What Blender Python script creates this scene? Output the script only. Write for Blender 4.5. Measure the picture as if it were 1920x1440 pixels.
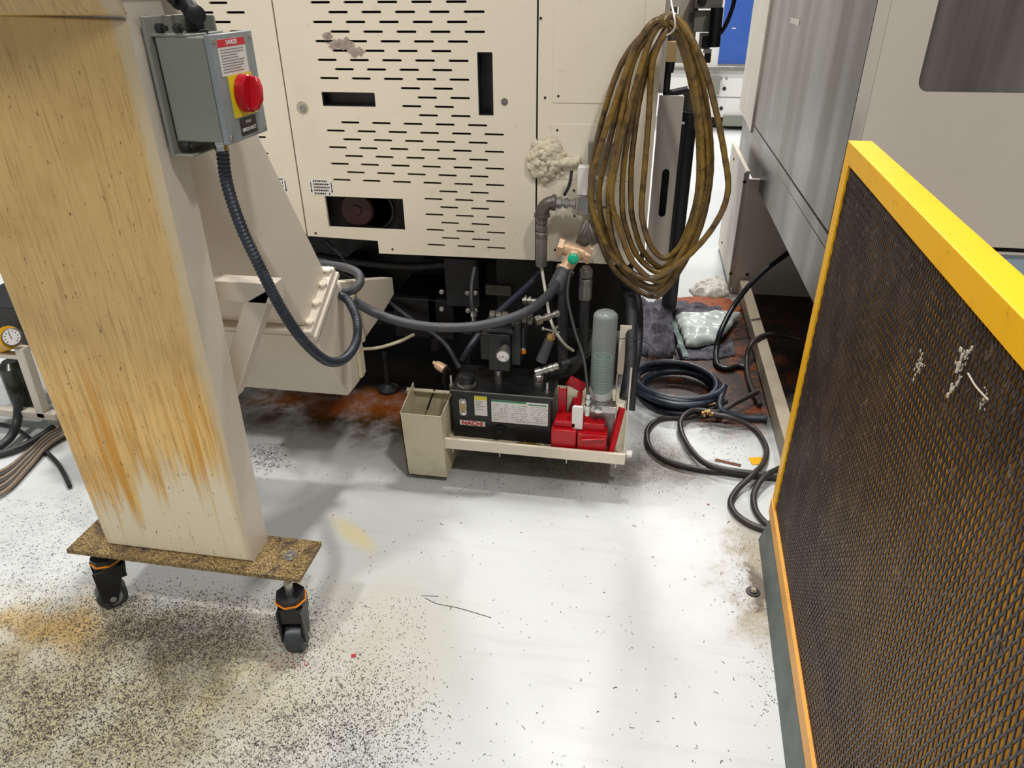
import bpy, bmesh, math, random
from mathutils import Vector, Matrix, noise as mnoise
random.seed(7)
S = bpy.context.scene
for o in list(bpy.data.objects): bpy.data.objects.remove(o)
COL = S.collection

# ------------------------------------------------------------------ camera
F = 1346.98; CAMZ = 1.5
YAW, PITCH, ROLL = 0.17711156, 0.50910922, -0.00893147
_cy, _sy, _cp, _sp = math.cos(YAW), math.sin(YAW), math.cos(PITCH), math.sin(PITCH)
_f = Vector((-_sy*_cp, _cy*_cp, -_sp)); _r = Vector((_cy, _sy, 0)); _u = _r.cross(_f)
_cr, _sr = math.cos(ROLL), math.sin(ROLL)
RR = _cr*_r + _sr*_u; UU = -_sr*_r + _cr*_u
cd = bpy.data.cameras.new('camera'); cam = bpy.data.objects.new('camera', cd); COL.objects.link(cam)
cd.sensor_width = 36; cd.lens = F*36/1920; cd.clip_start = .05; cd.clip_end = 60
cam.matrix_world = Matrix(((RR.x, UU.x, -_f.x, 0), (RR.y, UU.y, -_f.y, 0), (RR.z, UU.z, -_f.z, CAMZ), (0, 0, 0, 1)))
S.camera = cam

# ------------------------------------------------------------------ light
w = bpy.data.worlds.new('world'); S.world = w; w.use_nodes = True
w.node_tree.nodes['Background'].inputs[0].default_value = (.98, .98, 1, 1)
w.node_tree.nodes['Background'].inputs[1].default_value = .28
def area(name, loc, size, sizey, power, tgt=None, col=(1, .97, .93)):
    d = bpy.data.lights.new(name, 'AREA'); d.shape = 'RECTANGLE'; d.size = size; d.size_y = sizey; d.energy = power; d.color = col
    o = bpy.data.objects.new(name, d); COL.objects.link(o); o.location = loc
    if tgt: o.rotation_euler = (Vector(tgt)-Vector(loc)).to_track_quat('-Z', 'Y').to_euler()
    return o
area('high_bay_lamp', (.0, 4.15, 8), .55, .55, 470, (0, 2.0, 0))
area('high_bay_lamp', (-3.2, -1.6, 8), .6, .6, 300, (-.6, 2.0, 0))
area('high_bay_lamp', (2.8, -1.8, 8), .6, .6, 300, (-.4, 2.0, 0))
area('high_bay_lamp', (.9, 9.6, 7), .8, .8, 620, (.9, 8.6, 0))  # extra lamp added to light the far cabinet
area('high_bay_lamp', (-4.2, 4.0, 8), .6, .6, 300, (-2.6, 2.0, 0))
S.view_settings.view_transform = 'Standard'; S.view_settings.look = 'None'
S.view_settings.exposure = -0.16; S.view_settings.gamma = 1; S.view_settings.use_curve_mapping = False

# ------------------------------------------------------------------ geometry helpers
def ray(px, py): return RR*((px-960)/F) - UU*((py-720)/F) + _f
def at(px, py, X=None, Y=None, Z=None):
    """point of the real place, read off the photograph on a known plane"""
    d = ray(px, py)
    t = X/d.x if X is not None else Y/d.y if Y is not None else (Z-CAMZ)/d.z
    return Vector((0, 0, CAMZ)) + d*t
V = Vector
OFF = {}
class MB:
    def __init__(s): s.v = []; s.f = []; s.m = []
    def add(s, vs, fs, mi=0):
        b = len(s.v); s.v += [V(p) for p in vs]; s.f += [tuple(b+i for i in f) for f in fs]; s.m += [mi]*len(fs); return s
    def box(s, lo, hi, mi=0):
        (x0, y0, z0), (x1, y1, z1) = lo, hi
        return s.add([(x0,y0,z0),(x1,y0,z0),(x1,y1,z0),(x0,y1,z0),(x0,y0,z1),(x1,y0,z1),(x1,y1,z1),(x0,y1,z1)],
                     [(0,3,2,1),(4,5,6,7),(0,1,5,4),(1,2,6,5),(2,3,7,6),(3,0,4,7)], mi)
    def obox(s, c, ax, ay, az, mi=0):     # centre, half vectors
        c, ax, ay, az = V(c), V(ax), V(ay), V(az)
        vs = [c+i*ax+j*ay+k*az for k in (-1,1) for i,j in ((-1,-1),(1,-1),(1,1),(-1,1))]
        return s.add(vs, [(0,3,2,1),(4,5,6,7),(0,1,5,4),(1,2,6,5),(2,3,7,6),(3,0,4,7)], mi)
    def bar(s, a, b, w, h, up=(0,0,1), mi=0):
        a, b = V(a), V(b); d = (b-a); L = d.length/2; d.normalize(); r = d.cross(V(up)).normalized(); u = r.cross(d)
        return s.obox((a+b)/2, d*L, r*w/2, u*h/2, mi)
    def prism(s, poly, vec, mi=0):
        poly = [V(p) for p in poly]; n = len(poly); vec = V(vec)
        return s.add(poly+[p+vec for p in poly], [tuple(range(n))[::-1], tuple(range(n, 2*n))]+[(i, (i+1) % n, n+(i+1) % n, n+i) for i in range(n)], mi)
    def lathe(s, p, axis, prof, n=20, mi=0):  # prof: list of (t, r)
        p = V(p); a = V(axis).normalized(); q = a.orthogonal().normalized(); r = a.cross(q); vs = []
        for t, rad in prof:
            for i in range(n):
                an = 2*math.pi*i/n; vs.append(p+a*t+(q*math.cos(an)+r*math.sin(an))*rad)
        fs = [(k*n+i, k*n+(i+1) % n, (k+1)*n+(i+1) % n, (k+1)*n+i) for k in range(len(prof)-1) for i in range(n)]
        fs += [tuple(range(n))[::-1], tuple((len(prof)-1)*n+i for i in range(n))]
        return s.add(vs, fs, mi)
    def cyl(s, p0, p1, r, r1=None, n=18, mi=0):
        p0, p1 = V(p0), V(p1); L = (p1-p0).length
        return s.lathe(p0, p1-p0, [(0, r), (L, r if r1 is None else r1)], n, mi)
    def tube(s, pts, r, n=10, cor=0, pitch=.006, closed=False, rj=0, mi=0):
        pts = smooth(pts, pitch if cor else .012)
        m = len(pts); t = (pts[1]-pts[0]).normalized(); nrm = t.orthogonal().normalized(); vs = []
        for k in range(m):
            t2 = (pts[min(k+1, m-1)]-pts[max(k-1, 0)])
            t2 = t2.normalized() if t2.length > 1e-9 else t
            nrm = (nrm-t2*nrm.dot(t2)).normalized(); b = t2.cross(nrm); t = t2
            rr = r*(1+(cor if k % 2 else -cor)) if cor else r
            if rj: rr *= 1+rj*math.sin(k*1.7)
            for i in range(n):
                an = 2*math.pi*i/n; vs.append(pts[k]+(nrm*math.cos(an)+b*math.sin(an))*rr)
        fs = [(k*n+i, k*n+(i+1) % n, (k+1)*n+(i+1) % n, (k+1)*n+i) for k in range(m-1) for i in range(n)]
        fs += [tuple(range(n))[::-1], tuple((m-1)*n+i for i in range(n))]
        return s.add(vs, fs, mi)
    def ball(s, c, r, n=12, sc=(1,1,1), mi=0):
        vs = []; c = V(c)
        for j in range(1, n):
            th = math.pi*j/n
            for i in range(n*2):
                a = math.pi*i/n; vs.append(c+V((math.sin(th)*math.cos(a)*sc[0], math.sin(th)*math.sin(a)*sc[1], math.cos(th)*sc[2]))*r)
        m = 2*n; fs = [(j*m+i, (j+1)*m+i, (j+1)*m+(i+1) % m, j*m+(i+1) % m) for j in range(n-2) for i in range(m)]
        fs += [tuple(range(m)), tuple((n-2)*m+i for i in range(m))[::-1]]
        return s.add(vs, fs, mi)
    def build(s, name, mat, parent=None, bevel=0, sm=35, origin=None):
        me = bpy.data.meshes.new(name)
        if parent is not None: off = OFF[parent.name]
        elif origin is not None: off = V(origin)
        else:
            xs = [p.x for p in s.v]; ys = [p.y for p in s.v]; off = V(((min(xs)+max(xs))/2, (min(ys)+max(ys))/2, min(p.z for p in s.v)))
        me.from_pydata([p-off for p in s.v], [], s.f)
        bm = bmesh.new(); bm.from_mesh(me); bmesh.ops.recalc_face_normals(bm, faces=bm.faces); bm.to_mesh(me); bm.free()
        for m in (mat if isinstance(mat, (list, tuple)) else [mat]): me.materials.append(m)
        me.polygons.foreach_set('material_index', s.m)
        if sm: me.polygons.foreach_set('use_smooth', [True]*len(me.polygons)); me.set_sharp_from_angle(angle=math.radians(sm))
        o = bpy.data.objects.new(name, me); COL.objects.link(o); OFF[o.name] = off
        if parent is not None: o.parent = parent
        else: o.location = off
        if bevel:
            b = o.modifiers.new('bevel', 'BEVEL'); b.width = bevel; b.segments = 2; b.limit_method = 'ANGLE'; b.angle_limit = math.radians(40)
            b.harden_normals = False
        return o
def smooth(pts, ds):
    pts = [V(p) for p in pts]
    if len(pts) > 2:
        P = [pts[0]*2-pts[1]]+pts+[pts[-1]*2-pts[-2]]; out = []
        for i in range(1, len(P)-2):
            for k in range(16):
                t = k/16; a, b, c, d = P[i-1], P[i], P[i+1], P[i+2]
                out.append(.5*((2*b)+(c-a)*t+(2*a-5*b+4*c-d)*t*t+(3*b-a-3*c+d)*t**3))
        out.append(pts[-1])
    else: out = pts
    res = [out[0]]; acc = 0
    for a, b in zip(out, out[1:]):
        L = (b-a).length
        if L == 0: continue
        while acc+L >= ds:
            a = a+(b-a)*((ds-acc)/L); res.append(a); L = (b-a).length; acc = 0
            if L == 0: break
        acc += L
    if (res[-1]-out[-1]).length > ds*.3 or len(res) < 2: res.append(out[-1])
    return res
def tag(o, label=None, cat=None, group=None, kind=None):
    if label: o['label'] = label
    if cat: o['category'] = cat
    if group: o['group'] = group
    if kind: o['kind'] = kind
    return o
def thing(name, loc, label, cat, group=None):
    o = bpy.data.objects.new(name, None); COL.objects.link(o); o.location = loc; o.empty_display_size = .05
    OFF[o.name] = V(loc); return tag(o, label, cat, group)
def struct(name, mb, mat, **k): return tag(mb.build(name, mat, origin=(0, 0, 0), **k), kind='structure')
def text(s, size, mat, parent, p, right, up, name='lettering', depth=.0004, bold=0, align='CENTER'):
    cu = bpy.data.curves.new('t', 'FONT'); cu.body = s; cu.size = size; cu.align_x = align; cu.align_y = 'CENTER'; cu.extrude = depth; cu.offset = bold
    o = bpy.data.objects.new('t', cu); COL.objects.link(o); bpy.context.view_layer.update()
    me = bpy.data.meshes.new_from_object(o.evaluated_get(bpy.context.evaluated_depsgraph_get())); bpy.data.objects.remove(o)
    r = V(right).normalized(); u = V(up).normalized(); n = r.cross(u)
    off = OFF[parent.name]
    for v in me.vertices: v.co = V(p)-off + r*v.co.x + u*v.co.y + n*v.co.z
    me.materials.clear(); me.materials.append(mat)
    ob = bpy.data.objects.new(name, me); COL.objects.link(ob); ob.parent = parent; OFF[ob.name] = off
    return ob
def holed(outline, holes, thick):
    """sheet in XZ with real holes; returns mesh data (verts, faces) from a filled 2D curve"""
    cu = bpy.data.curves.new('c', 'CURVE'); cu.dimensions = '2D'; cu.fill_mode = 'BOTH'; cu.extrude = thick/2
    for loop in [outline]+holes:
        sp = cu.splines.new('POLY'); sp.points.add(len(loop)-1); sp.use_cyclic_u = True
        for i, (x, z) in enumerate(loop): sp.points[i].co = (x, z, 0, 1)
    o = bpy.data.objects.new('c', cu); COL.objects.link(o); bpy.context.view_layer.update()
    me = bpy.data.meshes.new_from_object(o.evaluated_get(bpy.context.evaluated_depsgraph_get())); bpy.data.objects.remove(o)
    vs = [(v.co.x, v.co.z, v.co.y) for v in me.vertices]; fs = [tuple(p.vertices) for p in me.polygons]
    bpy.data.meshes.remove(me); return vs, fs
def slot(cx, cz, L, h, n=4, vert=False):
    pts = []
    for sgn in (1, -1):
        for i in range(n+1):
            a = -math.pi/2+math.pi*i/n if sgn > 0 else math.pi/2+math.pi*i/n
            x = sgn*(L/2-h/2)+h/2*math.cos(a); z = h/2*math.sin(a)
            pts.append((cx+z, cz+x) if vert else (cx+x, cz+z))
    return pts
def rrect(x0, z0, x1, z1, r, n=4):
    pts = []
    for cx, cz, a0 in ((x1-r, z1-r, 0), (x0+r, z1-r, 90), (x0+r, z0+r, 180), (x1-r, z0+r, 270)):
        for i in range(n+1):
            a = math.radians(a0+90*i/n); pts.append((cx+r*math.cos(a), cz+r*math.sin(a)))
    return pts

# ------------------------------------------------------------------ materials
def lin(h):
    h = h.lstrip('#'); c = [int(h[i:i+2], 16)/255 for i in (0, 2, 4)]
    return tuple(x/12.92 if x <= .04045 else ((x+.055)/1.055)**2.4 for x in c)+(1,)
class NT:
    def __init__(s, name):
        s.m = bpy.data.materials.new(name); s.m.use_nodes = True; s.t = s.m.node_tree; s.b = s.t.nodes['Principled BSDF']
        s.tc = s.t.nodes.new('ShaderNodeTexCoord').outputs['Object']
    def n(s, typ, **k):
        nd = s.t.nodes.new(typ)
        for a, b in k.items(): setattr(nd, a, b)
        return nd
    def put(s, sock, v):
        if hasattr(v, 'is_linked') or hasattr(v, 'links'): s.t.links.new(v, sock)
        else: sock.default_value = v
    def mapping(s, scale=(1,1,1), rot=(0,0,0), loc=(0,0,0), src=None):
        m = s.n('ShaderNodeMapping'); s.put(m.inputs[0], src or s.tc); m.inputs['Scale'].default_value = scale; m.inputs['Rotation'].default_value = rot; m.inputs['Location'].default_value = loc
        return m.outputs[0]
    def noise(s, scale, det=4, rough=.55, vec=None, dist=0):
        m = s.n('ShaderNodeTexNoise'); s.put(m.inputs['Vector'], vec or s.tc); m.inputs['Scale'].default_value = scale; m.inputs['Detail'].default_value = det
        m.inputs['Roughness'].default_value = rough; m.inputs['Distortion'].default_value = dist; return m.outputs[0]
    def ramp(s, v, a, b, lo=0, hi=1):
        m = s.n('ShaderNodeMapRange'); m.interpolation_type = 'SMOOTHSTEP'; s.put(m.inputs[0], v)
        for i, x in zip((1, 2, 3, 4), (a, b, lo, hi)): m.inputs[i].default_value = x
        return m.outputs[0]
    def math(s, op, a, b=0.0, c=0.0, clamp=False):
        m = s.n('ShaderNodeMath', operation=op, use_clamp=clamp); s.put(m.inputs[0], a); s.put(m.inputs[1], b); s.put(m.inputs[2], c); return m.outputs[0]
    def mix(s, f, a, b):
        m = s.n('ShaderNodeMix', data_type='RGBA'); s.put(m.inputs[0], f); s.put(m.inputs[6], a); s.put(m.inputs[7], b); return m.outputs[2]
    def xyz(s, src=None):
        m = s.n('ShaderNodeSeparateXYZ'); s.put(m.inputs[0], src or s.tc); return m.outputs
    def bump(s, h, st=.3, d=.002):
        m = s.n('ShaderNodeBump'); s.put(m.inputs['Height'], h); m.inputs['Strength'].default_value = st; m.inputs['Distance'].default_value = d; s.put(s.b.inputs['Normal'], m.outputs[0])
    def fin(s, col=None, rough=.5, metal=0.0, spec=None):
        if col is not None: s.put(s.b.inputs['Base Color'], col)
        s.put(s.b.inputs['Roughness'], rough); s.put(s.b.inputs['Metallic'], metal)
        if spec is not None: s.b.inputs['Specular IOR Level'].default_value = spec
        return s.m
def paint(name, col, rough=.45, dirt='#6b5a3c', amt=.25, sc=6, metal=0.0, fine=60, bump=.08, spec=None):
    n = NT(name); c = lin(col)
    big = n.ramp(n.noise(sc, 6, .65), .48, .8, 0, amt); sm = n.ramp(n.noise(fine, 3, .6), .62, .74, 0, amt*.8)
    c2 = n.mix(big, c, lin(dirt)); c3 = n.mix(sm, c2, lin(dirt))
    n.bump(n.noise(fine*2, 2), bump, .001)
    r = n.ramp(n.noise(sc*2, 3), .3, .7, rough-.06, rough+.08)
    return n.fin(c3, r, metal, spec)
M = {}
M['cream'] = paint('cream_paint', '#e6dcc8', .42, '#8d7a58', .16, 2.2, fine=25)
M['creamdirty'] = paint('cream_paint_oily', '#cfc6a8', .45, '#4c3c22', .45, 9, fine=70)
M['taupe'] = paint('taupe_paint', '#d8cebf', .42, '#8f8068', .2, 3)
M['grey'] = paint('grey_enclosure', '#84867a', .38, '#5c5d50', .25, 8)
M['greylid'] = paint('grey_lid', '#8b9294', .36, '#5f666a', .2, 8)
M['black'] = paint('black_paint', '#17181b', .38, '#3a3d45', .3, 14)
M['iron'] = paint('black_iron', '#121214', .5, '#2c2a26', .5, 12, bump=.3)
M['rubber'] = paint('rubber_hose', '#2a2b2e', .5, '#5a5650', .35, 25)
M['hosegrey'] = paint('grey_hose', '#3e4046', .5, '#6a6258', .4, 25)
M['conduit'] = paint('corrugated_conduit', '#232a36', .42, '#5b5e66', .3, 30)
M['cable'] = paint('cable_jacket', '#2c2725', .45, '#4e443c', .4, 12)
M['steel'] = paint('zinc_steel', '#b9b7b0', .28, '#5c5a50', .35, 30, metal=.9)
M['steeldark'] = paint('dull_steel', '#8b8983', .38, '#3e3c36', .45, 30, metal=.8)
M['chrome'] = paint('bright_steel', '#dcdcd8', .16, '#8a8a80', .2, 30, metal=1.0)
M['castiron'] = paint('malleable_iron', '#6b655e', .45, '#34302b', .5, 30, metal=.6)
M['brass'] = paint('brass', '#c9a56a', .35, '#6b4f2a', .4, 40, metal=.8)
M['bronze'] = paint('valve_bronze', '#d9b694', .42, '#7c5a3c', .4, 50, metal=.25)
M['green'] = paint('green_knob', '#12b487', .3, '#0a7a5c', .1, 20)
M['red'] = paint('red_paint', '#b60d19', .34, '#4a0a0c', .45, 22, fine=80)
M['redgloss'] = paint('red_plastic', '#c81a26', .2, '#6a0a12', .15, 20)
M['yellowp'] = paint('yellow_plastic', '#e6cf1e', .35, '#8a7410', .15, 20)
M['orange'] = paint('orange_cap', '#f08a10', .35, '#8a4a10', .1, 20)
M['plate'] = paint('label_black', '#26231f', .4, '#4a4640', .1, 20)
M['labelwhite'] = paint('label_white', '#e2e0da', .4, '#a09a8c', .2, 30)
M['inkblack'] = paint('ink_black', '#1a1a1a', .5, '#333333', .1, 30)
M['inkgreen'] = paint('ink_green', '#1d7a4a', .5, '#1d5a3a', .1, 30)
M['inkred'] = paint('ink_red', '#cc1d33', .4, '#8a1020', .1, 30)
M['inkyellow'] = paint('ink_yellow', '#dfd02a', .4, '#b8a010', .1, 30)
M['inkgrey'] = paint('ink_grey', '#77777a', .5, '#55555a', .1, 30)
M['void'] = paint('dark_interior', '#07070a', .7, '#101012', .2, 10)
M['duct'] = paint('foam_sealant', '#d3cab0', .7, '#8a7c5a', .6, 45, bump=1.0)
M['white'] = paint('white_paint', '#e4e2dd', .4, '#b0aba0', .15, 3)
M['blue'] = paint('blue_paint', '#3c62b4', .35, '#2c4a90', .2, 5)
M['beige'] = paint('beige_plastic', '#b79a6a', .5, '#7a6240', .2, 8)
M['absorb'] = paint('grey_absorbent_felt', '#62606a', .9, '#131214', .85, 14, fine=70, bump=1.0)
M['rustgrain'] = paint('rusty_granules', '#93481c', .7, '#1c0a06', .9, 40, fine=90, bump=1.0)
M['rag'] = paint('white_rag', '#d4d0c8', .8, '#7a6c5c', .6, 16)
M['bag'] = paint('clear_plastic_film', '#c9d2cd', .15, '#84988f', .6, 14)
M['baggreen'] = paint('green_zip', '#034236', .5, '#022e26', .2, 22)
M['swarf'] = paint('steel_swarf', '#3a3336', .4, '#12100f', .5, 30, metal=.3)
M['swarfred'] = paint('red_chip', '#b03038', .4, '#7a1820', .3, 30)
M['caster'] = paint('caster_black', '#15181b', .38, '#3a3d40', .3, 20)
M['casterwheel'] = paint('caster_tread', '#33373c', .45, '#555a5e', .25, 20)
M['hub'] = paint('wheel_hub', '#8e918a', .45, '#55584f', .3, 20)
def mk_column():
    n = NT('stained_column_paint'); x, y, z = n.xyz(); x = n.math('DIVIDE', x, .9485); z = n.math('DIVIDE', n.math('SUBTRACT', z, .0773), .9485)
    st = n.noise(1, 6, .7, n.mapping((60, 10, 2.2)), .2)
    fine = n.noise(1, 5, .7, n.mapping((190, 60, 9)), .3)
    st2 = n.noise(1, 4, .6, n.mapping((22, 10, .9), loc=(3, 1, 2)), .2)
    fog = n.noise(7, 5, .6)
    lean = n.math('MULTIPLY', x, -.28)         # the runs reach lower on one side
    edge = n.math('ADD', n.math('ADD', z, lean), n.math('MULTIPLY', st2, -.62))
    body = n.ramp(edge, -.02, .14)
    c = n.mix(n.ramp(st, .35, .7), lin('#ecc478'), lin('#cf9a4a'))
    c = n.mix(n.ramp(z, .56, .86, 0, .85), c, lin('#c6a66c'))
    c = n.mix(n.ramp(fog, .45, .75, 0, .5), c, lin('#b08e52'))
    c = n.mix(n.ramp(fine, .5, .68, 0, .5), c, lin('#86683a')); c = n.mix(n.ramp(fine, .42, .3, 0, .35), c, lin('#dcc894'))
    runs = n.math('MULTIPLY', n.ramp(st, .50, .62), n.math('MULTIPLY', n.ramp(edge, -.1, .05), n.ramp(z, .80, .5)))
    c = n.mix(n.math('MULTIPLY', runs, .85), c, lin('#d2921c'))
    base = n.mix(n.ramp(st, .54, .72, 0, .6), lin('#e6dabd'), lin('#d4ac62'))
    c = n.mix(body, base, c)
    sp = n.ramp(n.noise(1, 2, .5, n.mapping((160, 60, 60))), .68, .75, 0, .8)
    c = n.mix(sp, c, lin('#4e3b1e'))
    c = n.mix(n.math('MULTIPLY', n.ramp(n.math('ADD', x, n.math('MULTIPLY', fog, .03)), .205, .23), .75), c, lin('#c6b99c'))
    n.bump(st, .06, .002); return n.fin(c, .42)
M['column'] = mk_column()
def mk_grime():
    n = NT('rusty_swarf_coating'); a = n.noise(230, 4, .8); b = n.noise(14, 6, .7)
    c = n.mix(n.ramp(a, .42, .55), lin('#4a3020'), lin('#b59a62')); c = n.mix(n.ramp(a, .58, .7), c, lin('#e8d9b0'))
    c = n.mix(n.ramp(b, .5, .68, 0, .85), c, lin('#3a2a30')); n.bump(a, 1, .004); return n.fin(c, .6)
M['grime'] = mk_grime()
def mk_yellow(name, base, shade, edge=False):
    n = NT(name); a = n.noise(14, 6, .65); b = n.noise(70, 3, .6)
    c = n.mix(n.ramp(a, .5, .8, 0, .55), lin(base), lin(shade)); c = n.mix(n.ramp(b, .62, .75, 0, .5), c, lin('#7a5a20')); return n.fin(c, .4)
M['yellow'] = mk_yellow('yellow_frame_paint', '#f6b806', '#d88e10')
M['yellowtan'] = mk_yellow('worn_yellow_rail', '#e0a040', '#b07a34')
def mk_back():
    n = NT('grimy_shaded_yellow_sheet'); x, y, z = n.xyz(); a = n.noise(5, 5, .6); b = n.noise(26, 4, .6)
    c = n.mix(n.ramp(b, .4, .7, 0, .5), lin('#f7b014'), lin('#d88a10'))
    # middle of the sheet left clean; around it grime and mesh shade painted in
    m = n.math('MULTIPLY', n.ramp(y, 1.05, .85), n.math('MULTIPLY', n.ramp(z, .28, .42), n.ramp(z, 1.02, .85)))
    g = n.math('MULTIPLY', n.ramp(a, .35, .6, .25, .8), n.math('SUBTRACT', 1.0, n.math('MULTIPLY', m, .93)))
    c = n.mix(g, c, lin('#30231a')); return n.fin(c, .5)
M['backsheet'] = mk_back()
def mk_brushed(name, a, b, rough=.32, sc=(60, 60, 1.2), metal=.85):
    n = NT(name); s1 = n.noise(1, 5, .6, n.mapping(sc)); s2 = n.noise(1, 2, .5, n.mapping((5, 5, .5)))
    c = n.mix(n.ramp(s2, .3, .7), lin(a), lin(b)); c = n.mix(n.ramp(s1, .4, .7, 0, .25), c, lin(b))
    n.bump(s1, .05, .001); return n.fin(c, n.ramp(s2, .3, .7, rough-.05, rough+.1), metal)
M['brushed'] = mk_brushed('brushed_stainless', '#48433a', '#7c7466', .28)
M['windowfilm'] = mk_brushed('window_reflection_streaks', '#55504c', '#8a8480', .22, (40, 40, .6), .3)  # reflected streaks of the window film painted into its colour
M['satin'] = paint('satin_grey_sheet', '#c0b8ac', .4, '#a59c8e', .25, 2)
M['bluegrey'] = paint('blue_grey_sheet', '#8fa0ae', .4, '#6a7882', .2, 4)
def mk_cable():
    n = NT('ochre_stained_cable'); a = n.noise(30, 4, .6); b = n.noise(5, 4, .6)
    c = n.mix(n.ramp(b, .35, .65), lin('#665238'), lin('#86692a')); c = n.mix(n.ramp(a, .45, .7, 0, .85), c, lin('#3e2f1c')); n.bump(a, .3, .002); return n.fin(c, .28)
M['ochre'] = mk_cable()
def glass(name, col, rough=.12, alpha=.35, ior=1.45, tr=1.0):
    n = NT(name); n.b.inputs['Transmission Weight'].default_value = tr; n.b.inputs['IOR'].default_value = ior; return n.fin(lin(col), rough)
M['clear'] = glass('clear_plastic', '#e6ecec', .25, tr=.75)
M['clearred'] = glass('clear_red_plastic', '#e02030', .08, tr=.5)
M['amber'] = paint('amber_bowl', '#e0a818', .2, '#9a7010', .2, 10)
M['spring'] = paint('green_grease', '#4a8474', .4, '#2a4a44', .3, 20)
def mk_fuzz():
    n = NT('fuzzy_dust'); return n.fin(lin('#b8aea0'), .9)
M['fuzz'] = mk_fuzz()
def mk_floor():
    n = NT('white_epoxy_floor'); x, y, z = n.xyz()
    big = n.noise(2.2, 5, .6); med = n.noise(9, 6, .65); fin = n.math('ADD', n.math('MULTIPLY', n.noise(210, 3, .7), .6), n.math('MULTIPLY', n.noise(60, 5, .75), .4)); stk = n.noise(1, 4, .6, n.mapping((3, 22, 1), rot=(0, 0, .25)))
    dx = n.math('MULTIPLY', n.math('SUBTRACT', med, .5), .38); dy = n.math('MULTIPLY', n.math('SUBTRACT', big, .5), .5)
    X = n.math('ADD', x, dx); Y = n.math('ADD', y, dy)
    def ell(cx, cy, rx, ry, soft=.6, rot=0, raw=False):
        px, py = (x, y) if raw else (X, Y)
        u = n.math('SUBTRACT', px, cx); v = n.math('SUBTRACT', py, cy)
        if rot:
            c, s_ = math.cos(rot), math.sin(rot)
            u, v = n.math('ADD', n.math('MULTIPLY', u, c), n.math('MULTIPLY', v, s_)), n.math('SUBTRACT', n.math('MULTIPLY', v, c), n.math('MULTIPLY', u, s_))
        u = n.math('DIVIDE', u, rx); v = n.math('DIVIDE', v, ry)
        d = n.math('SQRT', n.math('ADD', n.math('MULTIPLY', u, u), n.math('MULTIPLY', v, v)))
        return n.ramp(d, 1, 1-soft)
    c = n.mix(n.ramp(big, .35, .7, 0, .5), lin('#c3c6c6'), lin('#b6b9b8'))
    c = n.mix(n.ramp(stk, .5, .75, 0, .25), c, lin('#a0a39f'))
    # beige traffic grime, lower left
    yl = n.math('MAXIMUM', ell(-1.2, 1.0, .85, .38, .7), n.math('MULTIPLY', ell(-.62, 1.2, .45, .5, .9), .45))
    c = n.mix(n.math('MULTIPLY', n.math('MULTIPLY', yl, n.ramp(med, .3, .62, .55, 1)), .9), c, lin('#b0a478'))
    c = n.mix(n.math('MULTIPLY', ell(-1.45, 1.12, .26, .12, .9), .75), c, lin('#b08a3c'))
    sp = n.ramp(fin, .49, .54); dens = n.math('MULTIPLY', n.math('MAXIMUM', n.math('MAXIMUM', ell(-1.3, .95, .7, .36, .7), ell(-.62, .86, .3, .2, .7)), n.math('MULTIPLY', ell(-1.7, 1.5, .5, .5, .8), .45)), n.ramp(med, .34, .62))
    c = n.mix(n.math('MULTIPLY', n.math('MULTIPLY', sp, dens), .9), c, lin('#433a40'))
    c = n.mix(n.math('MULTIPLY', ell(-1.05, 1.13, .38, .12, .8), n.ramp(fin, .42, .56, .2, .8)), c, lin('#3a3438'))  # speckled dark tone on the floor by the casters
    # yellow rubbed mark
    tp = n.math('MULTIPLY', ell(-.80, 1.62, .16, .045, .7, -.62, True), n.ramp(med, .3, .6, .3, 1))
    c = n.mix(n.math('MULTIPLY', tp, .7), c, lin('#cfc088'))
    # grime beside machine and by the anchor
    c = n.mix(n.math('MULTIPLY', ell(.42, 1.62, .12, .42, .8), n.ramp(fin, .35, .6, .45, .95)), c, lin('#8f7f60'))
    c = n.mix(n.math('MULTIPLY', ell(.405, 1.57, .07, .08, .7), .8), c, lin('#4a3a30'))
    c = n.mix(n.math('MULTIPLY', ell(-.3, 2.1, .75, .2, .8), n.ramp(fin, .38, .58, .25, .9)), c, lin('#6a6252'))
    c = n.mix(n.math('MULTIPLY', ell(.16, 2.16, .2, .2, .7), n.ramp(fin, .4, .6, .4, .95)), c, lin('#54421e'))
    c = n.mix(n.math('MULTIPLY', ell(-1.0, 2.38, .95, .36, .6), n.ramp(med, .34, .6, .4, 1)), c, lin('#4a3414'))
    c = n.mix(n.math('MULTIPLY', ell(-.95, 2.38, .75, .16, .7), n.ramp(fin, .4, .56, .5, .95)), c, lin('#7a3c0c'))
    c = n.mix(ell(-.9, 2.9, 1.4, .5, .3), c, lin('#0e0a08'))  # black painted under the machine: its shade together with dark stains
    # wet rust pool behind the tray
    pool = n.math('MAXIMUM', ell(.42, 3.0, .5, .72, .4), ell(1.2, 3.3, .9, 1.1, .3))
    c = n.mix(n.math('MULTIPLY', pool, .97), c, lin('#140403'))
    c = n.mix(n.math('MULTIPLY', pool, n.math('MULTIPLY', n.ramp(med, .48, .6), n.ramp(fin, .44, .52, .2, .9))), c, lin('#7c3c10'))
    c = n.mix(n.math('MULTIPLY', pool, n.ramp(fin, .565, .60, 0, .8)), c, lin('#a87a50'))
    c = n.mix(n.math('MULTIPLY', ell(1.25, 3.0, .62, 1.2, .3, 0, True), n.ramp(fin, .35, .6, 1, .75)), c, lin('#0d0b0d'))  # near-black tone over the floor beneath the enclosure
    wet = n.math('MAXIMUM', n.math('MAXIMUM', pool, ell(-.9, 2.6, 1.2, .5, .4)), 0.0)
    r = n.math('SUBTRACT', n.ramp(big, .3, .7, .38, .5), n.math('MULTIPLY', wet, .02))
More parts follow.
